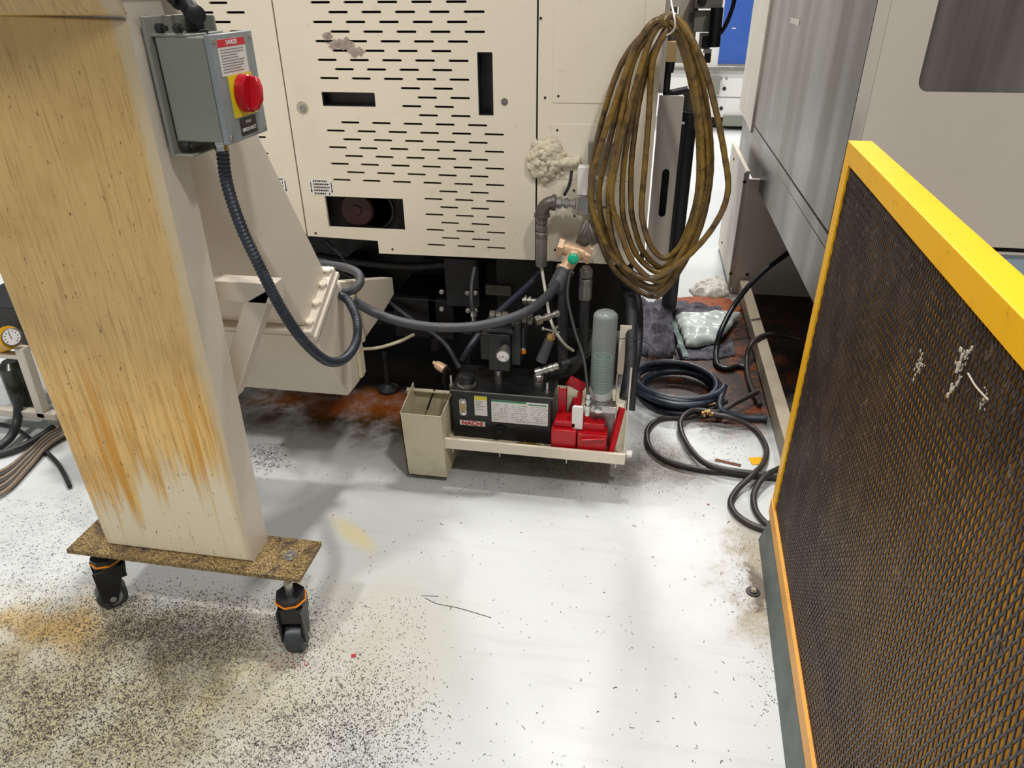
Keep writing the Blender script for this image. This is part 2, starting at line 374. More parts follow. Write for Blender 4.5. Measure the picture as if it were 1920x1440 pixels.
    n.bump(n.noise(160, 3, .6), .12, .001)
    return n.fin(c, r, 0.0, .3)
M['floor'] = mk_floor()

# ================================================================== setting
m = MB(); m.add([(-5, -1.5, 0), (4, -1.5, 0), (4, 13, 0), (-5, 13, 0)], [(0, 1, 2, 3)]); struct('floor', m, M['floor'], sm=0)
m = MB(); m.box((-5, 12.0, 0), (4, 12.1, 5)); struct('wall_back', m, M['white'], sm=0)

# ================================================================== lathe with the vented doors
YD = 2.45
mc = thing('cnc_machine', (-.6, 3.2, 0), 'cream sheet-metal machine tool with slotted ventilation doors', 'machine')
MT = 1.95
def sheet(name, outline, holes, y, th, mat, par=None):
    vs, fs = holed(outline, holes, th); mb = MB(); mb.add([(a, y+th/2+b, c) for a, b, c in vs], fs)
    return mb.build(name, mat, par or mc, sm=0)
px_, L_ = .1115, .067
def row_slots(i):
    if i in (0, 2, 4, 6, 8): ks = range(5)
    elif i in (1, 3): ks = range(5)
    elif i in (5, 7): ks = range(4)
    elif i in (9, 11): ks = (2, 3)
    elif i in (10, 12): ks = (3, 4)
    elif i in (13, 15, 17, 19): ks = range(5)
    elif i in (14, 16, 18, 20): ks = range(6)
    elif i < 0: ks = range(5)
    elif i % 2: ks = (3, 4)
    else: ks = (3, 4, 5)
    x0 = -1.083 if i % 2 == 0 else -1.027
    return [(x0+k*px_+L_/2, 1.451-.028*i) for k in ks]
holes = [slot(cx, cz, L_, .0072) for i in range(-16, 29) for cx, cz in row_slots(i) if cz < 1.9]
holes += [rrect(-1.084, 1.139, -.896, 1.184, .003), rrect(-.542, 1.119, -.492, 1.309, .003), [(-1.123, .716), (-.828, .716), (-.828, .831), (-1.123, .831)]]
sheet('vented_door', [(-1.211, .678), (-.937, .672), (-.937, .624), (-.351, .629), (-.351, MT), (-1.211, MT)], holes, YD, .012, M['cream'])
lh = []
for i in range(-16, 20):
    x0 = -1.5025+.067 if i % 2 == 0 else -1.447+.067
    for k in range(-3, 1 if i < 14 else 1):
        if i in range(14, 20) or i < 9 or k < -1:
            lh.append(slot(x0+px_*k-L_/2+ .0665, 1.451-.028*i, L_, .0072))
sheet('vented_door', [(-2.05, .69), (-1.216, .684), (-1.216, MT), (-2.05, MT)], lh, YD, .012, M['cream'])
sheet('side_panel', [(-.345, .628), (-.018, .628), (.034, .70), (.034, MT), (-.345, MT)], [rrect(-.2955, 1.158, -.2945, 1.159, .0003)], YD, .012, M['cream'])
m = MB(); m.box((-2.05, YD+.055, .70), (.03, 4.2, MT)); m.box((-2.05, YD+.012, MT-.03), (.03, YD+.06, MT)); m.box((.02, YD+.012, .64), (.034, 3.3, 1.5)); m.build('inner_cabinet', M['void'], mc)
m = MB(); m.box((-2.05, YD, MT), (.034, 4.2, MT+.04)); m.build('top_cover', M['cream'], mc, bevel=.004)
m = MB()
m.box((-.3495, YD+.004, .63), (-.3465, YD+.014, MT)); m.build('door_gap', M['void'], mc); m = MB()
m.box((-1.2155, YD+.006, .68), (-1.2115, YD+.014, MT)); m.build('door_gap', M['void'], mc)
# recessed pulls
for a, b, c, d in ((-1.084, 1.139, -.896, 1.184), (-.542, 1.119, -.492, 1.309)):
    m = MB(); t = .003
    m.box((a, YD+.045, b), (c, YD+.05, d)); m.box((a, YD+.001, b), (a+t, YD+.05, d)); m.box((c-t, YD+.001, b), (c, YD+.05, d)); m.box((a, YD+.001, b), (c, YD+.05, b+t)); m.box((a, YD+.001, d-t), (c, YD+.05, d))
    m.build('recessed_pull', M['black'], mc)
m = MB(); m.lathe((-1.160, YD+.002, 1.131), (0, -1, 0), [(0, .025), (.001, .025), (.002, .022)], 24); k = m.build('door_lock', M['creamdirty'], mc)
m = MB(); m.lathe((-1.158, YD-.0005, 1.131), (0, -1, 0), [(0, .012), (.003, .011), (.003, .006), (.001, .005)], 16); m.build('key_cylinder', M['steel'], k)
m = MB(); m.lathe((-.455, YD+.002, 1.162), (0, -1, 0), [(0, .012), (.003, .0115), (.003, .008)], 16); m.build('door_lock', M['steeldark'], mc)
# motor behind the lower opening
m = MB(); m.lathe((-1.02, YD+.05, .775), (0, -1, 0), [(0, .064), (.012, .064), (.018, .058), (.018, .02), (.022, .018)], 28); m.build('motor_cover', paint('dark_red_motor', '#2a0206', .5, '#100103', .5, 30), mc)
m = MB()
for r in (.066, .074): m.lathe((-.955, YD+.052, .775), (0, -1, 0), [(0, r), (.006, r), (.006, r-.003)], 28)
m.build('fan_ring', M['iron'], mc)
# stickers on the doors: blocks of small print between two arrows
def sticker(x0, z0, x1, z1, cut=None):
    m = MB(); m.box((x0, YD-.0006, z0), (x1, YD, z1)); st = m.build('sticker', M['labelwhite'], mc)
    m = MB(); rnd = random.Random(int(x0*999)); h = (z1-z0)
    for li in range(5):
        z = z1-h*(.14+.19*li); x = x0+.016
        while x < x1-.016:
            w_ = rnd.uniform(.003, .009)
            if rnd.random() < .85: m.box((x, YD-.001, z-h*.045), (min(x+w_, x1-.014), YD-.0006, z+h*.05))
            x += w_+.0018
    for xx in (x0+.006, x1-.006):
        m.box((xx-.0016, YD-.001, z0+h*.25), (xx+.0016, YD-.0006, z1-h*.2)); m.add([(xx-.004, YD-.001, z0+h*.3), (xx+.004, YD-.001, z0+h*.3), (xx, YD-.001, z0+h*.12)], [(0, 1, 2)])
    m.build('print', M['inkblack'], st, sm=0)
sticker(-1.175, .834, -1.085, .892); sticker(-1.345, .832, -1.262, .894)
# screws, scribed access covers
def screws(pts, y=YD, r=.0045):
    for x, z in pts:
        m = MB(); m.lathe((x, y+.001, z), (0, -1, 0), [(0, r), (.003, r), (.004, r*.7)], 10); m.build('screw', M['iron'], mc)
P2 = lambda px, py: (lambda p: (p.x, p.z))(at(px, py, Y=YD))
screws([P2(1047, 180), P2(1045, 244), P2(1022, 183), P2(1014, 34), P2(1185, 181), P2(1076, 357), P2(1077, 405), P2(1041, 468), P2(1190, 421), P2(592, 437), P2(736, 467)], r=.004)
def cover(x0, z0, x1, z1):
    m = MB(); m.prism([(a, YD-.0015, b) for a, b in rrect(x0, z0, x1, z1, .006)], (0, .0015, 0)); m.build('access_cover', M['cream'], mc, bevel=.0006)
cover(-.298, 1.162, -.024, 1.9); cover(-.298, .92, -.024, 1.098)
lintm = paint('grey_lint', '#a3968c', .9, '#5e5148', .8, 40)
# adhesive dirt patches on the door
for (cx, cy, sx, sz, sd) in ((640, 82, .055, .02, 1), (668, 96, .03, .016, 2), (615, 68, .02, .012, 3)):
    p = at(cx, cy, Y=YD); m = MB(); rnd = random.Random(sd); N = 26
    rim = [(p.x+sx*math.cos(6.283*i/N)*rnd.uniform(.55, 1.1), YD-.0015-rnd.uniform(0, .0015), p.z+sz*math.sin(6.283*i/N)*rnd.uniform(.5, 1.2)) for i in range(N)]
    m.add([(p.x, YD-.004, p.z)]+rim+[(a, YD+.0, c) for a, b, c in rim], [(0, i+1, (i+1) % N+1) for i in range(N)]+[(i+1, (i+1) % N+1, N+(i+1) % N+1, N+i+1) for i in range(N)])
    m.build('lint_patch', lintm, mc)
# sealant foam
m = MB(); N = 40; c_ = at(1040, 302, Y=YD); gv = {}; vs = []
for j in range(N+1):
    for i in range(N+1):
        u_ = -1+2*i/N; v_ = -1+2*j/N; x = c_.x-.003+u_*.088; z = c_.z+v_*.085
        e = 1-math.hypot((u_+.32)/.72, (v_-.05)/.85)+.28*mnoise.fractal(V((x*30, z*30, 3)), 1, 2, 3)
        if -.4 < v_ < .25 and u_ > 0: e = max(e, .45*(1-abs(v_+.08-.1*u_)/.2)*(1.25-u_))
        if e > 0: gv[i, j] = len(vs); vs.append((x, YD-.001-.022*min(1, e*2)**.6*(.7+.5*mnoise.fractal(V((x*90, z*90, 7)), 1, 2, 3)), z))
fs = []
for (i, j) in gv:
    q = [(i, j), (i+1, j), (i+1, j+1), (i, j+1)]
    if all(t in gv for t in q): fs.append(tuple(gv[t] for t in q))
m.add(vs, fs); fo = m.build('foam_sealant', M['duct'], mc, sm=80)
sd = fo.modifiers.new('s', 'SOLIDIFY'); sd.thickness = .006; sd.offset = -1 if 0 else 1
# gap filler column right of the side panel
vs, fs = holed([(.04, .62), (.118, .62), (.118, 1.182), (.04, 1.182)], [slot((.083), at(1236, 362, Y=2.5).z, .165, .024, vert=True)], .01)
m = MB(); m.add([(a, 2.50+b, c) for a, b, c in vs], fs); m.build('corner_sheet', M['satin'], mc, sm=0)
m = MB(); m.box((.034, YD+.05, 1.19), (.05, 2.75, MT)); m.box((.05, 2.60, 1.43), (.085, 2.62, MT)); m.build('corner_sheet', M['satin'], mc)
m = MB(); m.box((.045, 2.53, .64), (.112, 2.56, 1.15)); m.build('inner_cabinet', M['void'], mc)
m = MB(); m.box((.03, 2.62, 1.27), (.085, 2.66, 1.33)); m.build('cover_strip', M['beige'], mc)
# black base casting and levelling feet under the machine
m = MB(); m.box((-2.05, 2.95, .14), (-.0, 4.2, .72)); m.box((-1.42, 2.72, .20), (-.78, 2.95, .27)); m.box((-1.25, 2.75, .27), (-1.17, 2.95, .45)); m.box((-.98, 2.66, .18), (-.72, 2.95, .36))
m.box((-.83, 2.66, .12), (-.79, 2.9, .36)); m.box((-1.17, 2.70, .14), (-1.13, 2.9, .36)); m.build('base_casting', M['iron'], mc, bevel=.005)
for px, py in ((632, 728), (728, 728), (880, 735), (1120, 735)):
    p = at(px, py, Z=.01); m = MB(); m.lathe((p.x, p.y, .002), (0, 0, 1), [(0, .045), (.01, .045), (.018, .03), (.03, .012), (.18, .012)], 20); m.build('levelling_foot', M['iron'], mc)
# manifold blocks with bolts
m = MB(); m.box((-.72, 2.56, .38), (-.585, 2.72, .58)); m.box((-.52, 2.58, .34), (-.30, 2.74, .60)); m.box((-.86, 2.75, .50), (-.3, 2.9, .56)); m.build('manifold_block', M['black'], mc, bevel=.004)
for px, py in ((829, 546), (829, 578), (877, 548), (892, 548), (878, 581), (892, 581)):
    p = at(px, py, Y=2.555); m = MB(); m.lathe(p, (0, -1, 0), [(0, .011), (.012, .011), (.014, .008)], 6); m.build('bolt', M['steel'], mc)
p = at(935, 543, Y=2.57); m = MB(); m.box((p.x-.05, 2.56, p.z-.02), (p.x+.05, 2.6, p.z+.02)); m.build('name_plate', M['rag'] if 0 else M['castiron'], mc)
p = at(762, 800, Z=.2)

# ================================================================== chip conveyor
cv = thing('chip_conveyor', (-1.16, 1.35, 0), 'beige chip conveyor on casters with rust-stained upright and sloping chute', 'conveyor')
XL, XR = -1.378, -.942
m = MB(); vs = [(XL, 1.305, .150), (XR, 1.305, .150), (XR, 1.39, .150), (XL, 1.39, .150), (XL-.03, 1.300, 1.468), (XR+.016, 1.300, 1.45), (XR+.014, 1.40, 1.40), (XL-.03, 1.40, 1.42)]
m.add(vs, [(0, 3, 2, 1), (0, 1, 5, 4), (2, 3, 7, 6), (3, 0, 4, 7), (4, 5, 6, 7)]); m.add([vs[1], vs[2], vs[6], vs[5]], [(0, 1, 2, 3)], 1)
m.build('upright', [M['column'], M['taupe']], cv, bevel=.006, sm=30)
def yu(z): return 1.455-(z-1.196)/1.735
TH = .238
def strip(z0, z1, x0, x1, ya, yb):
    return [(x0, yu(z0)+ya, z0), (x1, yu(z0)+ya, z0), (x1, yu(z0)+yb, z0), (x0, yu(z0)+yb, z0), (x0, yu(z1)+ya, z1), (x1, yu(z1)+ya, z1), (x1, yu(z1)+yb, z1), (x0, yu(z1)+yb, z1)]
HX = [(0, 3, 2, 1), (4, 5, 6, 7), (0, 1, 5, 4), (1, 2, 6, 5), (2, 3, 7, 6), (3, 0, 4, 7)]
m = MB(); m.add(strip(.63, 1.78, XL-.02, XR+.012, 0, TH), HX); m.build('sloping_chute', M['taupe'], cv, bevel=.006)
m = MB(); m.add(strip(1.455, 1.80, XL-.03, XR+.02, -.012, 0), HX); m.build('front_cover', M['column'], cv, bevel=.005)
m = MB(); m.add(strip(1.50, 1.95, XL-.05, XR+.03, .0, TH+.05), HX); m.build('conveyor_head', M['taupe'], cv, bevel=.008)
# flange with bolts
ax = V((0, 1/1.735, -1)).normalized(); pn = V((0, 1, 1/1.735)).normalized()
c0 = V((0, 1.79, .612)); Wf = .26
def fl(a, b, x0, x1, d0, d1):
    pts = []
    for d in (d0, d1):
        for x, q in ((x0, a), (x1, a), (x1, b), (x0, b)): pts.append(V((x, 0, 0))+c0+pn*q+ax*d)
    return pts
m = MB(); m.add(fl(-.02, Wf-.03, XL-.05, XR+.035, -.018, .002), HX); m.add(fl(-.02, Wf-.03, XL-.05, XR+.042, .004, .022), HX); fg = m.build('bolted_flange', M['taupe'], cv, bevel=.003)
for q in (.015, .085, .155, .21): # bolt heads on the upper face of the flange
    p = V((XR+.022, 0, 0))+c0+pn*q-ax*.018; m = MB(); m.lathe(p, -ax, [(0, .013), (.010, .0125), (.013, .009)], 8); m.build('bolt', M['cream'], fg)
# elbow and low trough
m = MB(); m.prism([(XL-.03, a, b) for a, b in [(1.795, .60), (1.99, .71), (2.05, .64), (2.05, .275), (1.99, .275)]], (XR+.02-XL+.03, 0, 0)); m.build('elbow_housing', M['taupe'], cv, bevel=.006)
m = MB(); m.prism([(XR-.03, a, b) for a, b in [(2.04, .67), (2.53, .50), (2.53, .43), (2.40, .41), (2.165, .395), (2.165, .275), (2.04, .275)]], (.05, 0, 0)); m.build('side_plate', M['taupe'], cv, bevel=.004)
a = at(477, 677, Y=2.02)
m = MB(); m.box((-1.95, 2.0, a.z), (XR-.012, 2.06, a.z+.11)); m.box((-1.95, 2.03, a.z), (XL, 2.6, .56)); m.build('low_trough', M['taupe'], cv, bevel=.005)
m = MB(); m.box((-1.9, 1.985, a.z+.115), (XR-.03, 2.02, a.z+.16)); lf = m.build('trough_lip', M['cream'], cv, bevel=.003)
for k in range(4):
    m = MB(); m.lathe((-1.02-.11*k, 1.985, a.z+.138), (0, -1, 0), [(0, .011), (.009, .0105), (.011, .008)], 8); m.build('bolt', M['cream'], lf)
m = MB(); m.box((XR+.02, 2.09, .29), (XR+.034, 2.115, .60)); m.box((XR+.02, 2.15, .40), (XR+.03, 2.17, .60)); m.build('drip_edge', M['creamdirty'], cv, bevel=.003)
# support bracket behind the upright
yb = 1.43
tl, tr, dl = at(385, 528, Y=yb), at(512, 533, Y=yb), at(440, 748, Y=yb)
m = MB(); m.box((XR-.03, yb, tr.z-.052), (tr.x, yb+.045, tr.z)); 
m.add([(tr.x, yb, tr.z-.003), (tr.x-.085, yb, tr.z-.052), (dl.x-.055, yb, dl.z-.005), (dl.x+.002, yb, dl.z),
       (tr.x, yb+.045, tr.z-.003), (tr.x-.085, yb+.045, tr.z-.052), (dl.x-.055, yb+.045, dl.z-.005), (dl.x+.002, yb+.045, dl.z)],
      [(0, 1, 2, 3), (7, 6, 5, 4), (0, 3, 7, 4), (1, 0, 4, 5), (2, 1, 5, 6), (3, 2, 6, 7)])
m.build('brace', M['taupe'], cv, bevel=.003)
# base plate, bolts, casters
m = MB(); m.box((-1.478, 1.268, .134), (-.795, 1.415, .149)); bp = m.build('base_plate', M['grime'], cv, bevel=.002)
for x, y in ((-1.425, 1.375), (-.855, 1.345)):
    m = MB(); m.lathe((x, y, .149), (0, 0, 1), [(0, .019), (.003, .019), (.003, .012), (.011, .012)], 20); m.lathe((x, y, .16), (0, 0, 1), [(0, .006), (.006, .005)], 10); m.build('bolt', M['steel'], bp)
KS, KZ = .9485, .0773                       # scale and lift: conveyor, switch box and gland are scaled about the camera
def scale_about_camera(root):
    new = OFF[root.name]*KS; old = OFF[root.name].copy(); seen = set()
    for o in bpy.data.objects:
        p = o
        while p.parent: p = p.parent
        if p is not root or o.type != 'MESH' or o.data.name in seen: continue
        seen.add(o.data.name)
        for v in o.data.vertices: v.co = (v.co+old)*KS+V((0, 0, KZ))-new
    for o in bpy.data.objects:
        p = o
        while p.parent: p = p.parent
        if p is root: OFF[o.name] = new
    root.location = new
scale_about_camera(cv)
def caster(cx, cy, ang):
    d = V((math.cos(ang), math.sin(ang), 0)); s_ = V((-d.y, d.x, 0)); c = V((cx, cy, 0)); w0 = c+d*.016+V((0, 0, .038))
    m = MB(); m.lathe((cx, cy, .138), (0, 0, 1), [(0, .036), (.016, .040), (.018, .037), (.032, .037), (.032, .014)], 8)
    for sg in (-1, 1):
        pts = [w0+s_*sg*.0255+q for q in (d*-.050+V((0, 0, .102)), d*.026+V((0, 0, .102)), d*.026+V((0, 0, .0)), d*.01+V((0, 0, -.018)), d*-.010+V((0, 0, -.012)), d*-.03+V((0, 0, .04)))]
        m.prism(pts, s_*sg*.006)
    m.obox(c+V((0, 0, .118)), d*.034, s_*.030, V((0, 0, .022)))
    m.prism([w0+s_*-.02+q for q in (d*-.05+V((0, 0, .1)), d*-.046+V((0, 0, .062)), d*-.05+V((0, 0, .062)), d*-.056+V((0, 0, .1)))], s_*.04)
    cs = m.build('caster', M['caster'], cv, bevel=.002)
    m = MB(); m.cyl((cx, cy, .16), (cx, cy, .206), .0105); m.build('stem', M['steel'], cs)
    m = MB(); m.lathe(w0-s_*.0235, s_, [(0, .026), (0, .033), (.004, .038), (.043, .038), (.047, .033), (.047, .026)], 28); m.build('wheel', M['casterwheel'], cs)
    m = MB(); m.lathe(w0-s_*.033, s_, [(0, .008), (.066, .008)], 12); m.lathe(w0-s_*.0245, s_, [(0, .025), (.049, .025)], 20); m.build('axle_hub', M['hub'], cs)
    m = MB(); m.lathe((cx, cy, .152), (0, 0, 1), [(0, .0405), (.004, .0405)], 8); m.build('band', M['orange'], cs)
caster(-1.340, 1.250, math.radians(225)); caster(-.785, 1.200, math.radians(282))

# ================================================================== disconnect switch on the conveyor
bx = (-.905, -.792); by = (1.335, 1.488); bz = (1.232, 1.418)
sw = thing('disconnect_switch', (-.85, 1.41, 1.21), 'grey disconnect switch box with red rotary handle, bolted beside the stained upright', 'switch box')
m = MB(); m.box((bx[0], by[0], bz[0]), (bx[1]-.014, by[1], bz[1])); m.build('enclosure', M['grey'], sw, bevel=.003)
m = MB(); m.box((bx[1]-.013, by[0]-.003, bz[0]-.004), (bx[1], by[1]+.003, bz[1]+.004)); m.build('lid', M['greylid'], sw, bevel=.002)
m = MB(); m.box((-.918, by[0]-.012, 1.205), (-.911, by[1]+.01, 1.452)); m.box((-.911, by[0]-.012, 1.205), (-.87, by[1]-.02, 1.209)); m.box((-.918, by[0]+.0, 1.418), (-.84, by[1]-.02, 1.422)); m.box((-.912, by[1]-.03, 1.42), (-.85, by[1]-.024, 1.45)); m.box((-.93, by[0]+.02, 1.24), (-.918, by[1]-.02, 1.40)); m.build('mounting_bracket', M['grey'], sw, bevel=.0015)
for a, b in ((-.898, 1.432), (-.862, 1.432), (-.895, 1.222)):
    m = MB(); m.lathe((a, by[0]+.005, b), (1, 0, 0), [(0, .009), (.012, .009), (.012, .005), (.02, .005)], 6); m.build('bolt', M['iron'], sw)
LX = bx[1]
def onlid(px, py, dx=0): return at(px, py, X=LX+dx)
def lidbox(y0, z0, y1, z1, t, name, mat, par=sw):
    m = MB(); m.box((LX, y0, z0), (LX+t, y1, z1)); return m.build(name, mat, par)
for y in (by[0]+.008, by[1]-.008):
    for z in (bz[0]+.008, bz[1]-.006):
        m = MB(); m.lathe((LX, y, z), (1, 0, 0), [(0, .0045), (.002, .004)], 12); m.build('screw', M['steel'], sw)
lb = lidbox(1.352, 1.349, 1.455, 1.412, .0006, 'warning_label', M['labelwhite'])
m = MB(); m.box((LX+.0006, 1.352, 1.399), (LX+.0010, 1.455, 1.412)); m.build('label_header', M['inkred'], lb)
text('DANGER', .0105, M['labelwhite'], lb, (LX+.0011, 1.404, 1.4055), (0, 1, 0), (0, 0, 1), bold=.0002)
m = MB(); rnd = random.Random(2)
for k in range(9):
    z = 1.394-.0048*k; m.box((LX+.0006, 1.358, z-.0006), (LX+.0010, 1.358+rnd.uniform(.06, .09), z+.0006))
m.build('fine_print', M['inkgrey'], lb)
yp = lidbox(1.368, 1.272, 1.458, 1.348, .002, 'yellow_plate', M['yellowp'])
hc = V((LX+.002, 1.413, 1.313))
m = MB()
for k in range(14):
    an = 6.283*k/14
    if k % 2: m.box((LX+.002, hc.y+.031*math.cos(an)-.001, hc.z+.031*math.sin(an)-.001), (LX+.0024, hc.y+.034*math.cos(an)+.001, hc.z+.034*math.sin(an)+.001))
m.build('plate_marks', M['inkblack'], yp)
m = MB(); m.lathe(hc, (1, 0, 0), [(0, .032), (.010, .032), (.013, .028), (.013, .0)][:3], 28); kn = m.build('rotary_base', M['redgloss'], sw)
m = MB(); n_ = V((0, .25, .97)).normalized(); s_ = V((0, .97, -.25)).normalized()
prof = [(-.033, .012), (-.030, .030), (-.012, .040), (.012, .040), (.030, .033), (.034, .012)]
m.prism([hc+s_*-.0075+n_*a+V((b, 0, 0)) for a, b in prof], s_*.015); m.build('rotary_handle', M['redgloss'], sw, bevel=.003)
m = MB(); m.lathe(hc+V((.001, 0, 0)), (1, 0, 0), [(0, .036), (.016, .035), (.018, .033)], 28); m.build('clear_guard', M['clearred'], sw)
bp_ = lidbox(1.383, 1.236, 1.447, 1.268, .001, 'name_label', M['plate'])
text('MAIN', .009, M['labelwhite'], bp_, (LX+.0012, 1.415, 1.260), (0, 1, 0), (0, 0, 1))
text('DISCONNECT', .0088, M['labelwhite'], bp_, (LX+.0012, 1.415, 1.246), (0, 1, 0), (0, 0, 1), bold=.0002)
# conduit fitting and gland
fp = at(415, 268, Y=1.375); fx = fp.x
m = MB(); m.lathe((fx, 1.375, 1.234), (0, 0, -1), [(0, .012), (.006, .012), (.006, .0175), (.013, .0175), (.014, .0155), (.024, .0155), (.026, .0125)], 12); m.build('conduit_fitting', M['chrome'], sw)
gl = at(375, 62, Y=1.41)
eb = thing('cable_elbow', (gl.x, 1.41, 1.42), 'black elbow gland and cable entering the top of the grey switch box', 'cable fitting')
m = MB(); m.lathe((gl.x-.004, 1.41, 1.418), (0, 0, 1), [(0, .021), (.008, .021), (.010, .016), (.02, .016)], 8); m.tube([(gl.x-.004, 1.41, 1.43), (gl.x-.006, 1.41, 1.452), (gl.x-.022, 1.415, 1.475), (gl.x-.045, 1.42, 1.50)], .0165, 14); m.lathe((gl.x+.008, 1.395, 1.452), (.7, -.8, .1), [(0, .017), (.008, .017), (.01, .013)], 16); m.build('elbow_body', M['black'], eb)
m = MB(); m.tube([(gl.x-.026, 1.416, 1.478), (gl.x-.06, 1.425, 1.512), (gl.x-.10, 1.43, 1.56), (gl.x-.13, 1.43, 1.66)], .020, 12, cor=.06, pitch=.006); m.lathe((gl.x-.024, 1.416, 1.476), (-.7, .1, .7), [(0, .024), (.02, .024), (.022, .019)], 8); m.build('cable', M['black'], eb)

scale_about_camera(sw); scale_about_camera(eb)
# ================================================================== hoses hung across the front of the machine
def hose(name, pts, r, mat, label, cat, group=None, cor=0, pitch=.006, n=10):
    m = MB(); m.tube([p if isinstance(p, Vector) else at(p[0], p[1], Y=p[2]) for p in pts], r, n, cor, pitch)
    return tag(m.build(name, mat, sm=80 if not cor else 50), label, cat, group)
hose('corrugated_conduit', [V((fx, 1.375, 1.222))*KS+V((0, 0, KZ)), (426, 345, 1.308), (452, 425, 1.31), (487, 500, 1.315), (527, 578, 1.34), (570, 640, 1.39), (614, 677, 1.47), (647, 672, 1.57), (668, 640, 1.68), (669, 600, 1.75), (655, 567, 1.83), (638, 553, 1.93)], .0118, M['conduit'],
     'black corrugated conduit drooping from the switch box in a long U', 'conduit', cor=.09, pitch=.0042, n=12)
hose('looped_hose', [(560, 496, 2.12), (600, 496, 2.08), (640, 500, 2.02), (668, 510, 1.98), (676, 526, 1.96), (664, 543, 1.94), (640, 549, 1.95), (618, 543, 1.99), (606, 530, 2.05), (590, 524, 2.15)], .0135, M['hosegrey'],
     'dark hose making a small loop above the bolted flange', 'hose')
hose('corrugated_hose', [(575, 486, 2.2), (620, 494, 2.1), (660, 507, 2.04), (672, 522, 2.03)], .009, M['conduit'], 'thin ribbed conduit running into the loop beside the bolted flange', 'conduit', cor=.09, pitch=.005)
bh = hose('drooping_hose', [(625, 548, 2.0), (655, 560, 2.0), (700, 585, 2.02), (750, 603, 2.02), (810, 613, 2.02), (880, 613, 2.02), (940, 602, 2.04), (990, 583, 2.10), (1025, 556, 2.19), (1046, 530, 2.29)], .0155, M['hosegrey'],
     'thick grey rubber hose drooping in front of the pump to the bronze valve', 'hose', n=14)
c = at(626, 548, Y=1.985); m = MB(); m.tube([c+V((-.02, 0, .01)), c, c+V((.03, 0, -.012))], .019, 10); tag(m.build('tape_wrap', M['rubber']), 'black tape wrapped where hoses join beside the bolted flange', 'tape')
# bronze ball valve with green knob
vp = at(1077, 478, Y=2.36)
va = thing('ball_valve', vp, 'bronze tee valve with green knob in front of the side panel', 'valve')
e1 = at(1058, 508, Y=2.33); e2 = at(1103, 478, Y=2.37); e0 = at(1048, 462, Y=2.37); e3 = at(1108, 505, Y=2.38)
m = MB(); m.cyl(e0, e2+(e2-e0)*.05, .024, n=12); d = (e2-e0).normalized(); m.lathe(e0-d*.004, d, [(0, .033), (.02, .033)], 6); m.lathe(e2-d*.012, d, [(0, .033), (.022, .033)], 6)
dd = (e1-vp).normalized(); m.cyl(vp, e1+dd*.012, .024, n=12); m.lathe(e1-dd*.012, dd, [(0, .033), (.018, .033)], 6); m.ball(vp, .027, 8); m.build('valve_body', M['bronze'], va, bevel=.0015)
m = MB(); m.lathe(vp+V((0, -.027, 0)), (0.02, -1, .15), [(0, .007), (.012, .007), (.012, .018), (.022, .019), (.027, .014), (.029, .005)], 16); m.build('green_knob', M['green'], va)
m = MB(); q0 = at(1058, 510, Y=2.325); q1 = at(1040, 545, Y=2.28); m.cyl(q0, q1, .030, .029, n=18); m.lathe(q0+(q0-q1)*.08, q1-q0, [(0, .032), (.008, .032)], 18); m.build('hose_sleeve', M['hosegrey'], va)
# crimped hose under the valve
def crimp(name, x, y, z0, z1, z2, z3, label, body=M['steeldark'], r=.019):
    t = thing(name, (x, y, z3), label, 'hose')
    m = MB(); m.lathe((x, y, z0), (0, 0, -1), [(0, .017), (.010, .017), (.010, .025), (.036, .025), (.036, .018), (z0-z1, .018)], 6); m.build('hex_nut', M['steeldark'], t, bevel=.001)
    m = MB(); L = z1-z2; m.lathe((x, y, z1), (0, 0, -1), [(0, .016), (.006, .0235), (L*.3, .0235), (L*.34, .0225), (L*.38, .0235), (L, .0235), (L+.002, r*.9)], 16); m.build('crimp_sleeve', body, t)
    return t
g0 = at(1099, 500, Y=2.37); z1 = at(1098, 520, Y=2.37).z; z2 = at(1098, 560, Y=2.37).z; z3 = at(1095, 660, Y=2.37).z
t = crimp('hydraulic_hose', g0.x, 2.37, g0.z, z1, z2, z3, 'thick black hydraulic hose hanging below the bronze valve behind the clear cylinder')
m = MB(); m.tube([(g0.x, 2.37, z2+.005), (g0.x, 2.37, z2-.08), at(1093, 655, Y=2.40), at(1075, 690, Y=2.45), at(1050, 700, Y=2.5)], .018, 14); m.build('rubber_line', M['rubber'], t)
# grey bundle above valve
m = MB(); 
for k in range(7):
    a = at(1100+3*math.sin(k*2.2), 415, Y=2.40); b = at(1083+6*k, 455+2*(k % 3), Y=2.38); m.tube([a, (a+b)/2+V((.004*math.sin(k), -.012, 0)), b], .0085, 8, rj=.12)
m.ball(at(1096, 447, Y=2.385), .022, 8, (1.1, .8, 1.3)); tag(m.build('taped_joint', M['castiron']), 'grey tape-wrapped pipe joint above the bronze valve', 'pipe joint')
